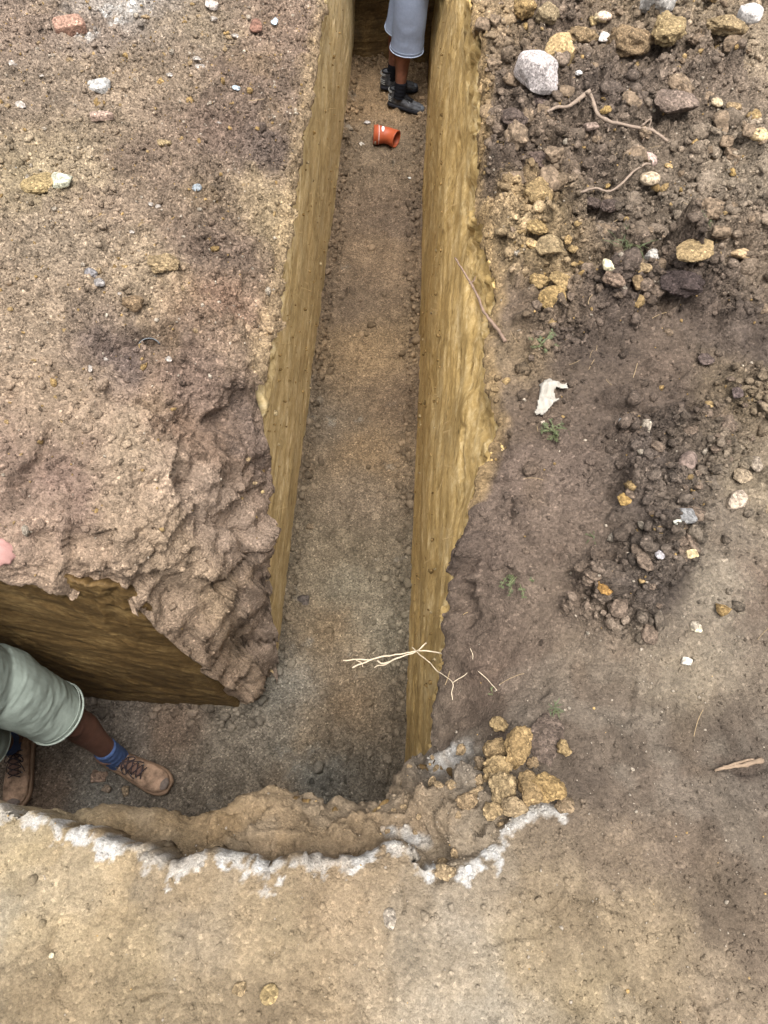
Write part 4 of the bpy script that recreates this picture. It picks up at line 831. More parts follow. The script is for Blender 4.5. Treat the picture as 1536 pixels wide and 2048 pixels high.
def wall_bits(n):
    P = []; 
    for k in range(n):
        if rng.random() < .45: P.append((XL+rng.uniform(-.004, .004), rng.uniform(.95, 4.6), rng.uniform(-1.5, -.3)))
        else: P.append((XR+rng.uniform(-.004, .006), rng.uniform(.35, 4.6), rng.uniform(-1.5, -.55)))
    P = np.array(P); r = .003+.008*rng.random(n)**3; q_ = rng.random((n, 1)); c = np.where(q_ < .25, lin([140, 115, 74]), np.where(q_ < .85, lin([160, 132, 86]), lin([186, 166, 128])))*rng.uniform(.8, 1.2, (n, 1))
    crumbs('wall_grit', P, c, r, 'grit and small stones stuck in the cut trench walls', rng)
def crumb_set(name, wt, n, rmin, rmax, label, pw=2.6, pale=.05, yl=.05, lo=.72, al=1.0):
    i = pick(wt, n, rng); i = i[np.argsort(i)]
    r = rmin*(1-rng.random(n)*(1-(rmin/rmax)**pw))**(-1/pw)
    c = Cf[i]*rng.uniform(lo, 1.3, (n, 1)); q_ = rng.random(n)
    c = np.where((q_ < pale)[:, None], lin([205, 190, 170])*ALB*al**.4*rng.uniform(.8, 1.1, (n, 1)), c); c = np.where(((q_ > pale) & (q_ < pale+yl))[:, None], lin([186, 154, 104])*ALB, c)
    P = Pf[i]+rng.normal(0, .0015, (n, 3)); crumbs(name, P, c, r, label, rng, al)
crumb_set('soil_crumbs', left*(.35+1.6*den*den)*(1-.2*face_l)*(1-.3*steep), 13500, .0024, .017, 'loose soil crumbs and grit strewn over the left bank')
crumb_set('soil_crumbs', rightz*(GY > .55)*(.25+1.4*den*den+1.5*clod_r+1.3*dark_r), 12500, .0026, .022, 'loose soil crumbs and grit strewn over the right bank')
crumb_set('soil_crumbs', (~left)*(GY < .6)*(.4+.8*sst(.1, .5, fbm(GX, GY, None, 6, 3, .6, 700))+2.2*(poly_sd(SLUMP, GX, GY) < 0)*(GX > .12)+.8*(GX > .35)), 9000, .0012, .005, 'grit and fine crumbs on the trampled foreground', pale=.05, yl=.01, lo=.9, al=.35)
rubble_set('soil_rubble', clod_r*rightz*(GY > .7)+.05*rightz*(GY > .9), 2600, .008, .046, 'dense rubble of small clods covering the upper right bank', yl=.03)
rubble_set('soil_rubble', dark_r*rightz, 700, .007, .026, 'dark crumbly clods massed on the dark heap of the right bank', yl=.02)
rubble_set('soil_rubble', (dark_l+.12)*left*(1-face_l)+.30*face_l*left, 800, .005, .02, 'small clods scattered over the left bank')
rubble_set('soil_rubble', (~left)*(GY < .55)*(.2+sst(.05, .3, fbm(GX, GY, None, 5, 3, .6, 710))), 260, .003, .011, 'sparse small crumbs lying on the trampled foreground', yl=.02, al=.42)
# floor
n = 8000; wf = ((fd**2+1.2*sst(.08, 0, -sdf))*(sdf < -.005)*(FX > -1.6)*np.outer(np.gradient(fy_), np.gradient(fx))).ravel(); cw = np.cumsum(wf); i = np.searchsorted(cw, rng.random(n)*cw[-1])
r = .0026*(1-rng.random(n)*(1-(.0026/.013)**2.5))**(-1/2.5); crumbs('soil_crumbs', np.stack([FX, FY, FZ], -1).reshape(-1, 3)[i], fc[i]*rng.uniform(.55, 1.5, (n, 1)), r, 'crumbs of soil and grit over the trench floor', rng, .5)
n = 1000; wf = ((sst(.12, .03, -sdf)+.03)*(sdf < -.008)*(FX > -1.6)*np.outer(np.gradient(fy_), np.gradient(fx))).ravel(); cw = np.cumsum(wf); i = np.searchsorted(cw, rng.random(n)*cw[-1])
rubble('soil_rubble', np.stack([FX, FY, FZ], -1).reshape(-1, 3)[i], fc[i]*rng.uniform(.65, 1.5, (n, 1)), (.008+.02*rng.random(n)**2), 'loose clods fallen to the foot of the trench walls', rng, .4)
wall_bits(420)
print('crumbs', time.time()-T0)

# ------------------------------------------------------------------ tubes (roots, stems, laces)
def tube_mesh(pts, rad, n=8, wob=0, seed=0, cap=True):
    P = np.asarray(pts, float); R = np.asarray(rad, float); m = len(P)
    if R.ndim == 0: R = np.full(m, float(R))
    T = np.gradient(P, axis=0); T /= np.linalg.norm(T, axis=1)[:, None]+1e-9
    a = np.array([0, 0, 1.]) if abs(T[0][2]) < .9 else np.array([1., 0, 0])
    V = []; F_ = []
    u = np.cross(T[0], a); u /= np.linalg.norm(u)
    for i in range(m):
        u = u-T[i]*(u@T[i]); u /= np.linalg.norm(u)+1e-9; w_ = np.cross(T[i], u)
        for j in range(n):
            t = 2*math.pi*j/n; rr_ = R[i]*(1+wob*(rnd(np.array([i]), np.array([j]), np.array([0]), seed)[0]-.5))
            V.append(P[i]+(u*math.cos(t)+w_*math.sin(t))*rr_)
    for i in range(m-1):
        for j in range(n): F_.append((i*n+j, i*n+(j+1) % n, (i+1)*n+(j+1) % n, (i+1)*n+j))
    if cap: F_.append(tuple(range(n))[::-1]); F_.append(tuple((m-1)*n+k for k in range(n)))
    return np.array(V), F_
def spline(P, k=5):
    P = np.asarray(P, float); out_ = []
    Q = np.concatenate([[2*P[0]-P[1]], P, [2*P[-1]-P[-2]]])
    for i in range(1, len(Q)-2):
        for t in np.linspace(0, 1, k, endpoint=False):
            a, b, c, d = Q[i-1], Q[i], Q[i+1], Q[i+2]
            out_.append(.5*((2*b)+(-a+c)*t+(2*a-5*b+4*c-d)*t*t+(-a+3*b-3*c+d)*t**3))
    out_.append(P[-1]); return np.array(out_)
def join(parts):
    V = []; F_ = []; o = 0
    for v, f in parts:
        V.append(np.asarray(v)); F_ += [tuple(int(q)+o for q in t) for t in f]; o += len(v)
    return np.concatenate(V), F_
def on_bank(pts, lift=.006):
    r = []
    for p in pts:
        q_ = hit(*p); q_[2] = ground_top(q_[0], q_[1], .012)+lift*.6; r.append(q_)
    r = np.array(r)
    if len(r) > 3:
        for _ in range(2): r[1:-1, 2] = .5*r[1:-1, 2]+.25*(r[:-2, 2]+r[2:, 2])
    return r
def root(name, branches, mat, label, cat, lift=.006):
    parts = []
    for k, (pts, r0, r1) in enumerate(branches):
        P = spline(pts if isinstance(pts, np.ndarray) else on_bank(pts, lift), 5)
        P = P+.0015*np.stack([vn(P[:, 0]*60, P[:, 1]*60, None, s_) for s_ in (1, 2, 3)], -1)
        parts.append(tube_mesh(P, np.linspace(r0, r1, len(P))*(1+.18*vn(np.arange(len(P))*.7, np.arange(len(P))*0., None, k)), 8, .25, k))
    V, F_ = join(parts); o = mk(name, V, F_, mat); return tag(o, label, cat)
M_ROOT = plain('root_bark', lin([130, 114, 100]), .85, .2, .6, 180, .25, 60)
M_ROOT2 = plain('root_bark_brown', lin([120, 100, 86]), .85, .2, .6, 180, .35, 40)
M_WROOT = plain('root_pale', lin([186, 170, 146]), .8, .2, .4, 180, .15, 60)
root('root', [([(1161, 217), (1170, 234), (1190, 246), (1205, 265), (1233, 264), (1276, 270), (1299, 281), (1330, 295)], .0075, .0045), ([(1086, 256), (1104, 248), (1131, 242), (1163, 235)], .004, .007), ([(1205, 265), (1210, 272), (1209, 280)], .006, .003), ([(1276, 270), (1286, 280), (1284, 286)], .004, .002)], M_ROOT, 'forked grey root lying across the rubble of the right bank', 'root', .02)
root('root', [([(1153, 410), (1180, 405), (1210, 400), (1232, 393), (1252, 376), (1275, 360), (1291, 350)], .0042, .0035)], M_ROOT, 'short grey root below the two cobbles', 'root', .018)
pts = np.array([un(910, 515, -.02), un(925, 540, -.01), un(945, 572, .0), un(958, 600, .01), un(970, 627, .02), un(985, 646, .03), un(1000, 665, .035), un(1010, 682, .045)])
root('root', [(pts, .003, .0055), (np.array([un(940, 566, 0), un(948, 560, -.02), un(951, 552, -.03)]), .003, .001)], M_ROOT2, 'reddish brown bare root hanging over the right trench wall', 'root')
def WR(l, z0, z1): n_ = len(l); return np.array([un(a, b, z0+(z1-z0)*i/(n_-1)) for i, (a, b) in enumerate(l)])
root('root', [(WR([(704, 1336), (723, 1327), (741, 1320), (765, 1313), (800, 1308), (833, 1302), (847, 1290), (853, 1285)], -.42, -.36), .0024, .0017), (WR([(687, 1321), (702, 1319), (718, 1318), (741, 1320)], -.43, -.41), .0014, .002),
              (WR([(754, 1321), (763, 1326), (777, 1324), (800, 1314), (824, 1307), (835, 1301)], -.41, -.37), .002, .002), (WR([(748, 1336), (758, 1331), (771, 1329), (785, 1320)], -.42, -.40), .0012, .002), (WR([(712, 1320), (722, 1325), (726, 1333)], -.42, -.43), .0012, .0012), (WR([(833, 1302), (852, 1302), (875, 1306), (885, 1308)], -.37, -.33), .0015, .002)],
     M_WROOT, 'white branching root jutting out of the right wall over the trench', 'root')
root('root', [(np.concatenate([WR([(824, 1295), (838, 1308), (859, 1324), (873, 1341), (885, 1349)], -.36, -.27), on_bank([(903, 1370), (902, 1388), (902, 1404)])]), .0014, .001), ([(903, 1370), (934, 1347), (944, 1318), (938, 1302)], .0011, .0007)], M_WROOT, 'thin pale root strand looping from the white root onto the bank', 'root')
root('root', [([(952, 1348), (971, 1361), (982, 1374), (989, 1386)], .0012, .001)], M_WROOT, 'thin pale root strand ending at a small green leaf', 'root')
root('wood_splinter', [([(1428, 1542), (1460, 1534), (1490, 1530), (1522, 1522)], .003, .006), ([(1440, 1536), (1480, 1524), (1505, 1520)], .002, .003)], plain('weathered_wood', lin([124, 106, 88]), .85, .2, .6, 120, .25, 50), 'frayed brown wood splinter on the trampled soil at the right edge', 'wood')
root('stick', [([(1155, 1155), (1180, 1157), (1215, 1152)], .003, .002)], M_ROOT, 'thin grey stick above the orange clay smear', 'stick')
# fine rootlets on the walls and straws on the banks: too many and too thin to count
def fibres(name, specs, label, mat):
    parts = []
    for k, (p, d, Lg, r_) in enumerate(specs):
        t = np.linspace(0, 1, 6)[:, None]; q_ = np.array([vn(np.array([k*1.7]), np.array([s_*3.3]), None, 9)[0] for s_ in range(3)])
        P = p+d*Lg*t+q_*Lg*.35*(t-.5)**2+np.array([0, 0, .0]); parts.append(tube_mesh(P, r_, 4, 0, 0, False))
    V, F_ = join(parts); tag(mk(name, V, F_, mat), label, None, None, 'stuff')
sp = []
for k in range(80):
    sd_side = rng.random() < .45; yy = rng.uniform(.95, 3.6); zz = rng.uniform(-.75, -.12)
    if sd_side: sp.append((np.array([XL+.004, yy, min(zz, -.25 if yy > 1.4 else -.8)]), np.array([rng.uniform(.2, .9), rng.uniform(-.6, .6), rng.uniform(-.8, .1)]), rng.uniform(.02, .06), .0006))
    else: sp.append((np.array([XR+.012+.02*(zz+.75), rng.uniform(.4, 3.6), zz]), np.array([rng.uniform(-.9, -.2), rng.uniform(-.6, .6), rng.uniform(-.8, .1)]), rng.uniform(.02, .06), .0006))
fibres('rootlets', sp, 'hair thin pale rootlets sticking out of the trench walls', plain('rootlet', lin([160, 136, 98]), .85, .1))
sp = []
for i in pick(rightz*(GY > .3)*1.+.25*left, 150, rng):
    a = rng.uniform(0, 6.28); sp.append((Pf[i]+np.array([0, 0, .004]), np.array([math.cos(a), math.sin(a), rng.uniform(-.05, .25)]), rng.uniform(.015, .07), rng.uniform(.0004, .0009)))
fibres('straws', sp, 'thin dry straws and root hairs scattered on the soil', plain('straw', lin([160, 138, 106]), .8, .2))
# ------------------------------------------------------------------ weeds
M_LEAF = plain('weed_leaf', (.06, .07, .03), .6, .3, .3, 90, .35, 40); M_STEM = plain('weed_stem', (.14, .15, .07), .7, .3)
def weed(px, py, size, n, label, blade=False, flatk=.35):
    p = hit(px, py); r_ = np.random.default_rng(int(px*3+py)); e = empty('weed', p); st_ = []; V = []; Fc = []
    for k in range(n):
        a = r_.uniform(0, 6.28); el = r_.uniform(.1, .8)*flatk*2; Lg = size*r_.uniform(.4, 1.)
        d = np.array([math.cos(a)*math.cos(el), math.sin(a)*math.cos(el), math.sin(el)]); base = r_.normal(0, size*.18, 3)*np.array([1, 1, .1])
        P = base+np.linspace(0, 1, 5)[:, None]*d*Lg+np.array([0, 0, 1.])*(np.sin(np.linspace(0, 2.6, 5))*size*.1)[:, None]
        if not blade: st_.append(tube_mesh(P, .0009, 5))
        sites = [(P[j], d) for j in range(2, 5)] if not blade else [(P[0], d)]
        for (q_, dd) in sites:
            for s_ in ((-1, 1) if not blade else (1,)):
                b = a+(r_.uniform(.4, 1.2)*s_ if not blade else 0); ld = np.array([math.cos(b), math.sin(b), r_.uniform(0, .5)]); sd2 = np.array([-math.sin(b), math.cos(b), r_.uniform(-.3, .3)])
                LL = (Lg*.9 if blade else size*r_.uniform(.12, .24)); Wd = (.0016 if blade else LL*.33); o0 = len(V)
                mid_ = q_+ld*LL*.5+np.array([0, 0, LL*.12])
                V += [q_, mid_-sd2*Wd, mid_+np.array([0, 0, -Wd*.4]), mid_+sd2*Wd, q_+ld*LL]; Fc += [(o0, o0+1, o0+2), (o0, o0+2, o0+3), (o0+1, o0+4, o0+2), (o0+2, o0+4, o0+3)]
    mk('leaves', V, Fc, M_LEAF, e)
    if st_:
        v, f = join(st_); mk('stems', v, f, M_STEM, e)
    tag(e, label, 'weed')
weed(1108, 862, .046, 26, 'largest green weed sprig, uprooted below the white cloth scrap')
weed(1085, 690, .042, 18, 'dark green weed sprig at the edge of the very dark soil')
weed(1256, 490, .075, 40, 'flat tuft of green grass above the cream wedge stone', True)
weed(1410, 440, .05, 20, 'faint grass tuft in the upper right soil', True)
weed(1322, 182, .05, 16, 'small grass tuft above the broad smooth brown slab', True)
weed(1030, 1158, .05, 12, 'withered small weed on the bare soil by the right wall')
weed(1108, 1418, .03, 16, 'bright little grass tuft above the smooth rounded slab', True)
weed(983, 1386, .016, 5, 'single tiny green seedling by the thin root strand')
weed(1185, 1080, .04, 12, 'small grass tuft left of the dark heap', True)
# ------------------------------------------------------------------ scrap of white cloth
def cloth():
    O = [(1078, 772), (1091, 767), (1104, 768), (1114, 770), (1125, 776), (1134, 781), (1129, 785), (1111, 780), (1106, 781), (1108, 791), (1107, 801), (1114, 805), (1104, 812), (1091, 827), (1080, 836), (1067, 833), (1072, 824), (1076, 798)]
    P = np.array([hit(a, b) for a, b in O]); c = P.mean(0); P2 = P[:, :2]
    st_ = .0035; xs = np.arange(P2[:, 0].min(), P2[:, 0].max()+st_, st_); ys = np.arange(P2[:, 1].min(), P2[:, 1].max()+st_, st_)
    X_, Y_ = np.meshgrid(xs, ys); s_ = poly_sd(P2, X_, Y_); base = np.array([ground_z(a, b) for a, b in zip(X_.ravel(), Y_.ravel())]).reshape(X_.shape)
    for _ in range(3): base = (base+np.roll(base, 1, 0)+np.roll(base, -1, 0)+np.roll(base, 1, 1)+np.roll(base, -1, 1))/5
    Z_ = base+0.012+.014*fbm(X_*1.0, Y_*.5, None, 45, 3, .5, 801, True)+.008*vn(X_*70, Y_*30, None, 803)
    ii = np.arange(X_.size).reshape(X_.shape); k_ = (s_[:-1, :-1] < .002) & (s_[1:, 1:] < .002); Fc = np.stack([ii[:-1, :-1], ii[:-1, 1:], ii[1:, 1:], ii[1:, :-1]], -1)[k_]
    us_ = np.zeros(X_.size, bool); us_[Fc.ravel()] = True; rm_ = np.cumsum(us_)-1
    V = np.stack([X_-c[0], Y_-c[1], Z_-c[2]], -1).reshape(-1, 3)[us_]
    o = mk('cloth_scrap', V, rm_[Fc], plain('white_cloth', lin([214, 206, 192])*.48, .8, .2, .5, 160, .12, 30), loc=c)
    md = o.modifiers.new('thick', 'SOLIDIFY'); md.thickness = .0015
    tag(o, 'crumpled torn white cloth scrap lying on the brown right bank', 'cloth')
cloth()
# ------------------------------------------------------------------ orange pipe bend
M_PIPE = plain('orange_pipe', lin([156, 74, 42]), .55, .4, .15, 60, .1, 14); M_LABEL = plain('label_white', lin([226, 222, 226]), .5, .4); M_DUST = plain('label_dusty', lin([176, 164, 150]), .8, .2)
def pipe():
    p = un(770, 268, FLOOR+.06); e = empty('pipe_bend', (p[0], p[1], floor_z(p[0], p[1])+.004)); R0 = .056
    ang = math.radians(32); pts = []; rad = []
    # centre line in the local xz plane: socket end, straight, bend, spigot/socket end
    prof = []
    for s_, r_ in ((-.088, R0+.010), (-.086, R0+.012), (-.066, R0+.012), (-.064, R0+.0155), (-.056, R0+.0155), (-.053, R0+.011), (-.035, R0+.009), (-.02, R0+.005)): prof.append((np.array([s_, 0, 0]), np.array([1., 0, 0]), r_))
    Rb = .10
    for k in range(9):
        a = ang*k/8; c = np.array([-.01+Rb*math.sin(a), -Rb*(1-math.cos(a)), 0]); prof.append((c, np.array([math.cos(a), -math.sin(a), 0]), R0+.003))
    c0, d0, _ = prof[-1]
    for s_, r_ in ((.012, R0+.004), (.02, R0+.006), (.045, R0+.007), (.047, R0+.0085), (.054, R0+.0085), (.056, R0+.007)): prof.append((c0+d0*s_, d0, r_))
    n = 48; V = []; Fc = []
    rings = prof + [(c, d, r_-.0045) for c, d, r_ in prof[::-1]]
    for c, d, r_ in rings:
        sd2 = np.array([-d[1], d[0], 0]); up = np.array([0, 0, 1.])
        for j in range(n):
            t = 2*math.pi*j/n; V.append(c+(sd2*math.cos(t)+up*math.sin(t))*r_)
    m = len(rings)
    for i in range(m):
        for j in range(n): Fc.append((i*n+j, ((i+1) % m)*n+j, ((i+1) % m)*n+(j+1) % n, i*n+(j+1) % n))
    V = np.array(V); V[:, 2] += R0+.012
    o = mk('pipe_body', V, Fc, M_PIPE, e)
    # raised pale ring, printed patch, worn sticker
    def band(x0, x1, r_, a0, a1, mat, name, curved=None):
        V2 = []; F2 = []; na = 24; nx2 = 6
        for i in range(nx2):
            for j in range(na):
                t = a0+(a1-a0)*j/(na-1); xx = x0+(x1-x0)*i/(nx2-1)
                if curved is not None:
                    wv = .5*(x1-x0)*math.sin(math.pi*j/(na-1)); xx = (x0+x1)/2+(xx-(x0+x1)/2)*(.45+.55*math.sin(math.pi*j/(na-1)))
                V2.append((xx, math.cos(t)*r_, math.sin(t)*r_+R0+.012))
        for i in range(nx2-1):
            for j in range(na-1): F2.append((i*na+j, i*na+j+1, (i+1)*na+j+1, (i+1)*na+j))
        b = mk(name, V2, F2, mat, e); md = b.modifiers.new('t', 'SOLIDIFY'); md.thickness = .0008; md.offset = 1; return b
    band(-.0505, -.0475, R0+.0116, -1.2, 4.3, M_LABEL, 'ring_line')
    band(-.012, .018, R0+.0048, 1.5, 2.25, M_LABEL, 'printed_patch', 1) if False else None
    band(-.030, -.008, R0+.0085, math.radians(80), math.radians(125), M_LABEL, 'printed_patch', 1)
    band(-.083, -.068, R0+.0126, math.radians(190), math.radians(225), M_DUST, 'worn_sticker', 1)
    e.scale = (.92, .92, .92); e.rotation_euler = (0, math.radians(0), math.radians(4)); tag(e, 'orange plastic pipe bend lying on the trench floor', 'pipe fitting')
pipe()
print('small things', time.time()-T0)
# ------------------------------------------------------------------ two workers
_pend = []
def solid(name, parts, voxel, smooth, mat, parent, post=None, colf=None):
    """closed shells fused into one continuous surface"""
    V, F_ = join(parts); me = bpy.data.meshes.new(name); me.from_pydata(V.tolist(), [], F_); me.update()
    o = bpy.data.objects.new(name, me); COL.objects.link(o)
    r_ = o.modifiers.new('r', 'REMESH'); r_.mode = 'VOXEL'; r_.voxel_size = voxel
    s_ = o.modifiers.new('s', 'SMOOTH'); s_.factor = .5; s_.iterations = smooth
    _pend.append((o, mat, parent, post, colf)); return o
def flush():
    dg = bpy.context.evaluated_depsgraph_get(); done = []
    for o, mat, parent, post, colf in _pend: done.append(bpy.data.meshes.new_from_object(o.evaluated_get(dg)))
    for (o, mat, parent, post, colf), me in zip(_pend, done):
        o.modifiers.clear(); o.data = me; n = len(me.vertices); co = np.empty(n*3, np.float32); me.vertices.foreach_get('co', co); co = co.reshape(-1, 3)
        if post is not None:
            nr = np.empty(n*3, np.float32); me.vertices.foreach_get('normal', nr); co = post(co.astype(float), nr.reshape(-1, 3).astype(float)); me.vertices.foreach_set('co', np.asarray(co, np.float32).ravel())
        if colf is not None:
            at = me.color_attributes.new('soil', 'FLOAT_COLOR', 'POINT'); c = np.ones((n, 4), np.float32); c[:, :3] = colf(co.astype(float)); at.data.foreach_set('color', c.ravel())
        me.materials.clear(); me.materials.append(mat); me.polygons.foreach_set('use_smooth', np.ones(len(me.polygons), bool)); me.update(); o.parent = parent
    _pend.clear()
def limb(pts, rad, n=20, k=6):
    """tapered, rounded tube"""
    P = spline(pts, k); t = np.linspace(0, len(pts)-1, len(P)); R = np.interp(t, np.arange(len(pts)), rad)
    d0 = P[0]-P[1]; d0 /= np.linalg.norm(d0); d1 = P[-1]-P[-2]; d1 /= np.linalg.norm(d1)
    a = [P[0]+d0*R[0]*c for c in (.95, .8, .5)]; b = [P[-1]+d1*R[-1]*c for c in (.5, .8, .95)]
    ra = [R[0]*math.sqrt(1-c*c) for c in (.95, .8, .5)]; rb = [R[-1]*math.sqrt(1-c*c) for c in (.5, .8, .95)]
    return tube_mesh(np.concatenate([a, P, b]), np.concatenate([ra, R, rb]), n)
def ball(c, r_, sub=2):
    v, f = ICO[sub]; return v*np.array(r_)+np.array(c), [tuple(t) for t in f]
def ell_loft(rings, n=28):
    """rings: (centre, u axis vector, v axis vector)"""
    V = []; F_ = []; m = len(rings)
    for c, u, w_ in rings:
        for j in range(n):
            t = 2*math.pi*j/n; V.append(np.array(c)+np.array(u)*math.cos(t)+np.array(w_)*math.sin(t))
    for i in range(m-1):
        for j in range(n): F_.append((i*n+j, i*n+(j+1) % n, (i+1)*n+(j+1) % n, (i+1)*n+j))
    F_ += [tuple(range(n))[::-1], tuple((m-1)*n+k for k in range(n))]
    return np.array(V), F_
def skin_mat(name):
    m = plain(name, (1, 1, 1), .6, .35, .25, 260, .16, 35); t = m.node_tree; a = t.nodes.new('ShaderNodeAttribute'); a.attribute_name = 'soil'
    for n in t.nodes:
        if n.type == 'VECT_MATH': t.links.new(a.outputs['Color'], n.inputs[0])
    return m
def cloth_mat(name, c, rough=.9): return plain(name, lin(c)*.85, rough, .15, .35, 500, .12, 30)

def hand(wrist, fwd, up, s=1.0, curl=.5):
    """palm, four fingers and a thumb"""
    f = np.array(fwd, float); f /= np.linalg.norm(f); u = np.array(up, float); u -= f*(u@f); u /= np.linalg.norm(u); sdv = np.cross(f, u)
    W_ = np.array(wrist, float); parts = [ell_loft([(W_-f*.01, sdv*.027*s, u*.019*s), (W_+f*.03*s, sdv*.036*s, u*.018*s), (W_+f*.07*s, sdv*.043*s, u*.017*s), (W_+f*.092*s, sdv*.040*s, u*.014*s)], 20)]
    for k, (off, Lg) in enumerate(((-.031, .070), (-.0105, .080), (.0105, .075), (.031, .060))):
        b = W_+f*.085*s+sdv*off*s; q1 = b+(f*math.cos(curl*.5)-u*math.sin(curl*.5))*Lg*.45*s; q2 = q1+(f*math.cos(curl*1.4)-u*math.sin(curl*1.4))*Lg*.32*s; q3 = q2+(f*math.cos(curl*2.2)-u*math.sin(curl*2.2))*Lg*.25*s
        parts.append(limb([b-f*.01, q1, q2, q3], [.0095*s, .0088*s, .008*s, .007*s], 12, 4))
    b = W_+f*.025*s-sdv*.03*s; parts.append(limb([b, b+(f*.6-sdv*.7)*.035*s, b+(f*.9-sdv*.5)*.065*s-u*.008*s], [.013*s, .011*s, .009*s], 12, 4))
    return parts
def head_parts(c, face):
    """c: centre of the head; face: unit xy direction"""
    f = np.array([face[0], face[1], 0.]); f /= np.linalg.norm(f); l = np.array([-f[1], f[0], 0.]); u = np.array([0, 0, 1.]); c = np.array(c)
    P = [ell_loft([(c+u*.118, f*.02, l*.02), (c+u*.11-f*.005, f*.06, l*.05), (c+u*.08-f*.008, f*.092, l*.072), (c+u*.03-f*.005, f*.1, l*.077), (c-u*.02, f*.094, l*.073), (c-u*.06+f*.012, f*.078, l*.062), (c-u*.095+f*.03, f*.05, l*.045), (c-u*.115+f*.04, f*.03, l*.026)], 24)]
    P.append(limb([c+f*.093+u*.02, c+f*.105-u*.01, c+f*.112-u*.028], [.009, .011, .014], 10, 3))
    for s_ in (-1, 1): P += [ball(c+l*s_*.077-f*.005-u*.012, (.018, .018, .03)), ball(c+f*.088+l*s_*.033+u*.03, (.018, .018, .008))]
    P.append(ball(c+f*.09-u*.058, (.02, .02, .009)))
    return P, f, l
def boot(name, parent, heel, toe, L_, mats, ht=1.0, laces=True, stripes=False, label=None):
    heel = np.array(heel); toe = np.array(toe); d = (toe-heel)[:2]; a = math.atan2(d[1], d[0]); k = L_/.31
    xs = np.array([.002, .01, .03, .06, .09, .12, .15, .18, .21, .24, .265, .285, .30, .307]); hw = np.interp(xs, [0, .01, .03, .06, .12, .19, .24, .27, .295, .31], [.012, .025, .034, .036, .038, .046, .049, .045, .032, .012])
    top = np.interp(xs, [0, .02, .06, .09, .12, .15, .19, .24, .28, .31], [.085, .10, .11, .108, .098, .085, .068, .060, .052, .034])*ht
    rings = [((x_, 0, (t_+.018)/2), (0, w_, 0), (0, 0, (t_-.018)/2)) for x_, w_, t_ in zip(xs, hw, top)]
    def se(rings, n=28):
        V = []; F_ = []
        for c, u, w_ in rings:
            for j in range(n):
                t = 2*math.pi*j/n; ct, st_ = math.cos(t), math.sin(t); e_ = .62 if st_ < 0 else .85
                V.append((c[0], u[1]*math.copysign(abs(ct)**e_, ct), c[2]+w_[2]*math.copysign(abs(st_)**e_, st_)))
        m = len(rings)
        for i in range(m-1):
            for j in range(n): F_.append((i*n+j, i*n+(j+1) % n, (i+1)*n+(j+1) % n, (i+1)*n+j))
        F_ += [tuple(range(n))[::-1], tuple((m-1)*n+q_ for q_ in range(n))]; return np.array(V), F_
    col_ = ell_loft([((.062, 0, .05), (.052, 0, 0), (0, .036, 0)), ((.06, 0, .09), (.055, 0, 0), (0, .038, 0)), ((.055, 0, .12*ht), (.05, 0, .004), (0, .038, 0)), ((.052, 0, .142*ht), (.047, 0, .006), (0, .037, 0))])
    parts = [se(rings), col_]
    parts = [(v*k, f) for v, f in parts]
    piv = empty(name, (heel[0], heel[1], heel[2]), a); piv.parent = parent
    def crease(co, nr): return co+nr*(.0018*fbm(co[:, 0], co[:, 1], co[:, 2], 30, 3, .5, 77)+.0016*vn(co[:, 0]*110, co[:, 1]*15, None, 5)*sst(.17*k, .2*k, co[:, 0])*sst(.24*k, .21*k, co[:, 0]))[:, None]
    solid('upper', parts, .0042, 3, mats[0], piv, crease)
    # sole with a rounded edge
    V = []; F_ = []; xo = np.concatenate([xs, xs[::-1]]); yo = np.concatenate([hw, -hw[::-1]]); n = len(xo); cx = .155
    for zz, gro in ((0, .001), (.004, .006), (.018, .0075), (.026, .005), (.028, -.004)):
        for x_, y_ in zip(xo, yo): V.append(((x_+(gro if x_ > cx else -gro))*k, (y_+math.copysign(gro, y_))*k, zz*k))
    for i in range(4):
        for j in range(n): F_.append((i*n+j, i*n+(j+1) % n, (i+1)*n+(j+1) % n, (i+1)*n+j))
    F_ += [tuple(range(n))[::-1], tuple(4*n+j for j in range(n))]
    mk('sole', V, F_, mats[1], piv)
    # padded collar
    t = np.linspace(0, 2*math.pi, 33); P = np.stack([.052+.045*np.cos(t), .036*np.sin(t), .143*ht+.006*np.cos(t)], -1)*k
    v, f = tube_mesh(P, .0065*k, 8); mk('collar', v, f, mats[2], piv)
    tz = lambda x_: np.interp(x_, [.09, .12, .15, .19], np.array([.112, .102, .09, .073])*ht)
    # tongue
    V = []; F_ = []; tx = np.linspace(.085, .195, 10)
    for x_ in tx:
        for y_ in np.linspace(-.017, .017, 5): V.append((x_*k, y_*k, (tz(x_)+.0025+.004*(1-(y_/.017)**2))*k))
    for i in range(9):
        for j in range(4): F_.append((i*5+j, i*5+j+1, i*5+6+j, i*5+5+j))
    o = mk('tongue', V, F_, mats[2], piv); md = o.modifiers.new('t', 'SOLIDIFY'); md.thickness = .004
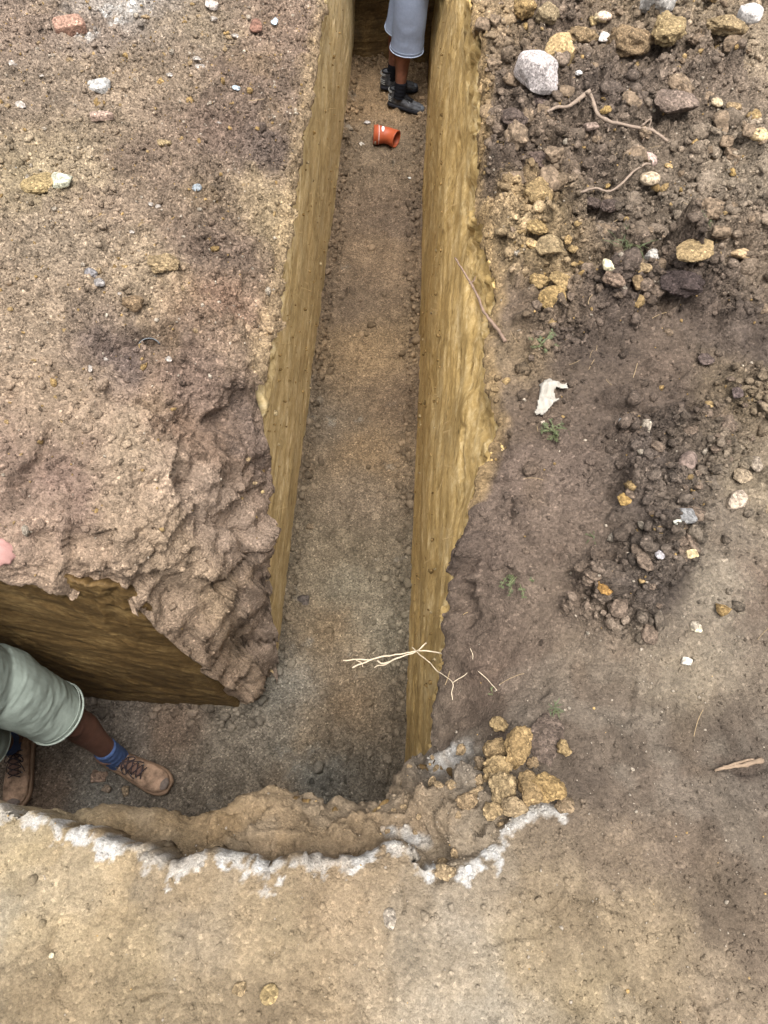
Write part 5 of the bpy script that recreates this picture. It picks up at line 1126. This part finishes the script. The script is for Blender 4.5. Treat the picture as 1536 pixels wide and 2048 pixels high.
    if laces:
        parts = []
        for i, x_ in enumerate(np.linspace(.105, .185, 5)):
            for s_ in (1, -1):
                P = np.array([(x_, s_*.026, tz(x_)-.002), (x_+.008, s_*.012, tz(x_)+.009), (x_+.012, 0, tz(x_)+.011), (x_+.018, -s_*.024, tz(x_+.016)-.001)])*k; parts.append(tube_mesh(spline(P, 4), .0022*k, 6))
        for s_ in (1, -1):                                   # bow
            P = np.array([(.12, 0, tz(.12)+.012), (.125, s_*.02, tz(.12)+.016), (.14, s_*.035, tz(.13)+.004), (.15, s_*.03, tz(.14)+.002), (.135, s_*.012, tz(.13)+.012), (.12, 0, tz(.12)+.013)])*k; parts.append(tube_mesh(spline(P, 4), .002*k, 6))
            P = np.array([(.12, 0, tz(.12)+.012), (.14, s_*.014, tz(.14)+.010), (.165, s_*.03, tz(.165)), (.18, s_*.034, tz(.18)-.012)])*k; parts.append(tube_mesh(spline(P, 4), .0018*k, 6))
        v, f = join(parts); mk('laces', v, f, mats[3], piv)
        parts = [ball(np.array((x_, s_*.027, tz(x_)-.003))*k, (.0035*k,)*3, 1) for x_ in np.linspace(.105, .185, 5) for s_ in (1, -1)]
        v, f = join(parts); mk('eyelets', v, f, mats[4], piv)
    # scuffed toe patch
    v, f = ICO[3]; v = v[:, :]*np.array([.020, .026, .012]); mk('toe_cap', (v+np.array([.287, 0, .04*ht]))*k, f, mats[5], piv)
    if stripes:
        for zz in (.05, .065, .08, .118, .128):
            t = np.linspace(math.radians(100), math.radians(260), 14); P = np.stack([.04+np.interp(zz, [.05, .12], [.043, .047])*np.cos(t), .039*np.sin(t), np.full_like(t, zz*ht)], -1)*k
            v, f = tube_mesh(P, .0022*k, 6); mk('heel_stripe', v, f, mats[4], piv)
    if label: piv['label'] = label
    return piv

def person(name, label, J, skin, leg_dirt_shade, shirt_c, shorts_m, hem_m, sock_m, boots, face, hair_c, short_r, folds, group=None):
    root_ = empty(name, (J['pelvis'][0], J['pelvis'][1], FLOOR)); tag(root_, label, 'person', group)
    O = np.array([J['pelvis'][0], J['pelvis'][1], FLOOR])
    def A(p): return np.array(p, float)-O
    body = []
    for s_ in 'LR':
        h, k, a = A(J['hip'+s_]), A(J['knee'+s_]), A(J['ank'+s_]); fw_ = np.array([face[0], face[1], 0])
        body.append(limb([h, h*.6+k*.4, k], [.088, .078, .058])); c1 = k*.7+a*.3-fw_*.016; c2 = k*.4+a*.6-fw_*.008
        body.append(limb([k, c1, c2, a], [.057, .060, .045, .037])); body.append(ball(k+fw_*.02, (.045, .045, .05)))
        sh, el, wr = A(J['sh'+s_]), A(J['el'+s_]), A(J['wr'+s_]); body.append(limb([sh, sh*.5+el*.5, el], [.055, .05, .042])); body.append(limb([el, el*.65+wr*.35, wr], [.043, .043, .029]))
        body += hand(wr, J.get('hf'+s_, (0, 0, -1)), J.get('hu'+s_, (0, 1, 0)), 1.0, J.get('curl', .5))
    pe, ch, nk, hd = A(J['pelvis']), A(J['chest']), A(J['neck']), A(J['head'])
    lat = np.array([-face[1], face[0], 0.]); fr_ = np.array([face[0], face[1], 0.])
    tor = ell_loft([(pe-np.array([0, 0, .08]), lat*.13, fr_*.10), (pe, lat*.165, fr_*.115), (pe*.6+ch*.4, lat*.15, fr_*.105), (ch, lat*.18, fr_*.12), (ch*.4+nk*.6, lat*.17, fr_*.105), (nk-np.array([0, 0, .02]), lat*.08, fr_*.07)])
    body.append(tor); body.append(limb([nk-np.array([0, 0, .04]), nk, hd-np.array([0, 0, .06])], [.065, .058, .055]))
    hp, f_, l_ = head_parts(hd, face); body += hp
    def bc(co):
        c = np.tile(lin(skin), (len(co), 1)); low = sst(.85, .55, co[:, 2])  # legs darker: dirt and hair, plus trench shade put into the colour
        return c*(1-low[:, None])+lin(leg_dirt_shade)*low[:, None]*(1+.5*fbm(co[:, 0], co[:, 1], co[:, 2], 28, 4, .6, 31))[:, None]
    solid('body', body, .0075, 3, skin_mat('skin'), root_, None, bc)
    for s_ in (-1, 1):
        e_ = mk('eye', ICO[2][0]*.013+hd+f_*.086+l_*s_*.033+np.array([0, 0, .018]), ICO[2][1], plain('eye', (.6, .58, .55), .2, .5), root_)
    # hair
    v, f = ICO[3]; hv = v*np.array([.1, .1, .1])
    hp_ = [ell_loft([(hd+np.array([0, 0, .126]), f_*.03, l_*.03), (hd+np.array([0, 0, .115])-f_*.008, f_*.068, l_*.058), (hd+np.array([0, 0, .08])-f_*.012, f_*.098, l_*.079), (hd+np.array([0, 0, .03])-f_*.02, f_*.09, l_*.081), (hd-np.array([0, 0, .04])-f_*.035, f_*.062, l_*.07)])]
    solid('hair', hp_, .006, 2, plain('hair', hair_c, .7, .3, .8, 200, .3, 80), root_, lambda co, nr: co+nr*(.004*fbm(co[:, 0], co[:, 1], co[:, 2], 60, 3, .6, 8))[:, None])
    # shirt
    sp_ = [ell_loft([(pe+np.array([0, 0, .04]), lat*.19, fr_*.14), (pe*.6+ch*.4, lat*.18, fr_*.13), (ch, lat*.2, fr_*.138), (ch*.4+nk*.6, lat*.185, fr_*.12), (nk-np.array([0, 0, .015]), lat*.085, fr_*.075)])]
    for s_ in 'LR':
        sh, el = A(J['sh'+s_]), A(J['el'+s_]); sp_.append(limb([sh, sh*.6+el*.4, sh*.3+el*.7], [.072, .07, .066]))
    solid('shirt', sp_, .009, 4, cloth_mat('shirt_cloth', shirt_c), root_, lambda co, nr: co+nr*(.008*fbm(co[:, 0], co[:, 1], co[:, 2]*.6, 9, 3, .5, 15))[:, None])
    # shorts
    ss = [ell_loft([(pe-np.array([0, 0, .13]), lat*.15, fr_*.125), (pe-np.array([0, 0, .05]), lat*.19, fr_*.145), (pe+np.array([0, 0, .09]), lat*.185, fr_*.138)])]
    hems = []
    for s_ in 'LR':
        h, k, hm = A(J['hip'+s_]), A(J['knee'+s_]), A(J['hem'+s_]); ax = hm-h; ax /= np.linalg.norm(ax)
        u_ = np.cross(ax, np.array([-fr_[1], fr_[0], 0.])); u_ /= np.linalg.norm(u_); w_ = np.cross(ax, u_)
        r0, r1, r2 = short_r
        ss.append(ell_loft([(h-ax*.04, u_*r0*.9, w_*r0*.9), (h+ax*.05, u_*r0, w_*r0), (h*.5+hm*.5, u_*r1*1.05, w_*r1), (h*.2+hm*.8, u_*r2*1.06, w_*r2), (hm, u_*r2*1.09, w_*r2*1.02)]))
        t = np.linspace(0, 2*math.pi, 41)[:, None]
        for dz in (-.004, -.024): hems.append((hm+ax*dz+u_*np.cos(t)*(r2*1.09+.0012)+w_*np.sin(t)*(r2*1.02+.0012)))
    sh_o = solid('shorts', ss, .0065, 3, shorts_m, root_, folds)
    for P, rr_ in zip(hems, (.0038, .0013)*2): v, f = tube_mesh(P, rr_, 8); mk('hem', v, f, hem_m, sh_o)
    # socks
    for s_ in 'LR':
        a, k = A(J['ank'+s_]), A(J['knee'+s_]); d_ = (k-a)/np.linalg.norm(k-a); n_ = 16; nn_ = 40; V = []; F_ = []
        hgt = J.get('sock', .09); u_ = np.cross(d_, np.array([0, 1., 0])); u_ /= np.linalg.norm(u_); w_ = np.cross(d_, u_)
        for i in range(n_):
            q_ = a-d_*.04+d_*(hgt+.04)*i/(n_-1); r_ = .0435+.002*math.sin(i*1.9)-(.0 if i < n_-1 else .004)
            for j in range(nn_):
                t = 2*math.pi*j/nn_; rr_ = r_+(.0012 if j % 2 else 0); V.append(q_+(u_*math.cos(t)+w_*math.sin(t))*rr_)
        for i in range(n_-1):
            for j in range(nn_): F_.append((i*nn_+j, i*nn_+(j+1) % nn_, (i+1)*nn_+(j+1) % nn_, (i+1)*nn_+j))
        F_.append(tuple((n_-1)*nn_+j for j in range(nn_))); mk('sock', V, F_, sock_m, root_)
    for (h_, t_, L_, mats, kw) in boots: boot('boot', root_, A(h_), A(t_), L_, mats, **kw)
    return root_
fz = FLOOR+.006
# --- worker in the branch of the trench, at the left edge
B_UP = plain('tan_nubuck', lin([138, 114, 95]), .92, .12, .6, 220, .65, 30); B_SO = plain('tan_sole', lin([120, 98, 80]), .85, .2, .4, 120, .2, 30); B_CO = plain('brown_padding', lin([96, 74, 64]), .85, .2, .4, 200, .2, 30)
B_LA = plain('dark_laces', lin([58, 50, 52]), .85, .2); B_EY = plain('eyelet_metal', (.12, .11, .1), .4, .5); B_TO = plain('scuffed_toe', lin([104, 92, 84]), .75, .3, .6, 120, .4, 60)
M_SAGE = cloth_mat('sage_cotton', (150, 160, 150)); M_SAGE2 = cloth_mat('sage_hem', (158, 167, 157)); M_BLUE = plain('blue_sock', lin([70, 88, 126]), .9, .15, .6, 300, .2, 60)
def folds_a(co, nr):
    # creases that run round the thigh
    k = fbm(co[:, 0]*.45+co[:, 2]*.5, co[:, 1]*.5, co[:, 2]*1.6-co[:, 0]*.8, 22, 3, .5, 41, True); big_ = fbm(co[:, 0], co[:, 1], co[:, 2], 7, 2, .5, 44)
    return co+nr*(.0028*k*sst(-.1, .4, vn(co[:, 0]*9, co[:, 1]*9, co[:, 2]*6, 3)+.25)+.014*big_)[:, None]
HZ = ground_top(-.95, .745, .03)
JA = dict(pelvis=(-1.20, .50, -.64), chest=(-1.28, .50, -.33), neck=(-1.32, .50, -.10), head=(-1.34, .49, .06), hipL=(-1.115, .555, -.72), hipR=(-1.27, .455, -.72), kneeL=(-.985, .515, -1.10), kneeR=(-1.30, .42, -1.12),
          ankL=(-.917, .462, FLOOR+.115), ankR=(-1.335, .485, FLOOR+.115), hemL=(-1.015, .524, -1.03), hemR=(-1.298, .425, -1.13), shL=(-1.10, .63, -.18), shR=(-1.40, .38, -.18), elL=(-1.20, .72, HZ+.10), elR=(-1.52, .34, -.45), wrL=(-1.022, .742, HZ+.030),
          wrR=(-1.40, .22, -.62), hfL=(1, -.12, -.16), huL=(.15, .2, 1), hfR=(.5, -.5, -.7), huR=(-.5, -.5, .5), curl=.35, sock=.10)
person('person', 'worker in sage green shorts and tan boots standing in the trench at the left edge', JA, (160, 122, 114), (98, 68, 56), (90, 96, 110), M_SAGE, M_SAGE2, M_BLUE,
       [((-.990, .484, fz), (-.700, .372, fz), .318, (B_UP, B_SO, B_CO, B_LA, B_EY, B_TO), {}), ((-1.33, .565, fz), (-1.288, .262, fz), .312, (B_UP, B_SO, B_CO, B_LA, B_EY, B_TO), {})], (.6, -.8), (.03, .02, .015), (.118, .110, .104), folds_a)
# --- worker at the far end
C_UP = plain('black_leather', lin([78, 79, 82]), .9, .15, .5, 200, .7, 28); C_SO = plain('black_rubber', lin([34, 34, 38]), .85, .2, .3, 100, .2, 20); C_LA = plain('black_laces', lin([26, 26, 28]), .85, .2); C_ST = plain('grey_reflective', lin([150, 150, 146]), .6, .4); C_TO = plain('dusty_toe', lin([92, 96, 102]), .8, .2, .4, 100, .3, 40)
M_GREY = plain('grey_marl', lin([128, 138, 158]), .95, .1, .5, 400, .1, 60); M_GREY2 = plain('grey_hem', lin([146, 156, 174]), .95, .1, .4, 300); M_BLK = plain('black_sock', lin([26, 27, 32]), .95, .1, .5, 300, .2, 60)
def folds_b(co, nr):
    return co+nr*(.011*fbm(co[:, 0], co[:, 1], co[:, 2]*.5, 6, 2, .5, 51)+.002*fbm(co[:, 0]*.6, co[:, 1]*.6, co[:, 2]*.6, 16, 2, .5, 55, True))[:, None]
JB = dict(pelvis=(.085, 5.37, -.68), chest=(.10, 5.37, -.34), neck=(.11, 5.36, -.10), head=(.13, 5.35, .06), hipR=(.085, 5.285, -.76), hipL=(.08, 5.455, -.76), kneeR=(.085, 5.275, -1.13), kneeL=(.03, 5.48, -1.13), ankR=(.062, 5.262, FLOOR+.12), ankL=(.0, 5.50, FLOOR+.12),
          hemR=(.085, 5.276, -1.19), hemL=(.035, 5.477, -1.17), shR=(.09, 5.19, -.17), shL=(.10, 5.54, -.17), elR=(.05, 5.13, -.46), elL=(.12, 5.60, -.46), wrR=(.15, 5.18, -.68), wrL=(.2, 5.55, -.68), hfR=(.6, .1, -.6), huR=(.5, -.6, .5), hfL=(.6, -.1, -.6), huL=(.5, .6, .5), sock=.075)
bm = (C_UP, C_SO, C_LA, C_LA, C_ST, C_TO)
person('person', 'worker in grey shorts and black boots standing at the far end of the trench', JB, (150, 96, 74), (112, 74, 58), (70, 76, 88), M_GREY, M_GREY2, M_BLK,
       [((-.015, 5.290, fz), (.25, 5.215, fz), .285, bm, dict(stripes=True)), ((-.085, 5.49, fz), (.19, 5.50, fz), .285, bm, dict(stripes=True))], (.97, -.2), (.02, .015, .01), (.115, .112, .108), folds_b)
flush()
print('people', time.time()-T0, 'tris', sum(len(o.data.loop_triangles) if False else len(o.data.polygons) for o in S.objects if o.type == 'MESH'))
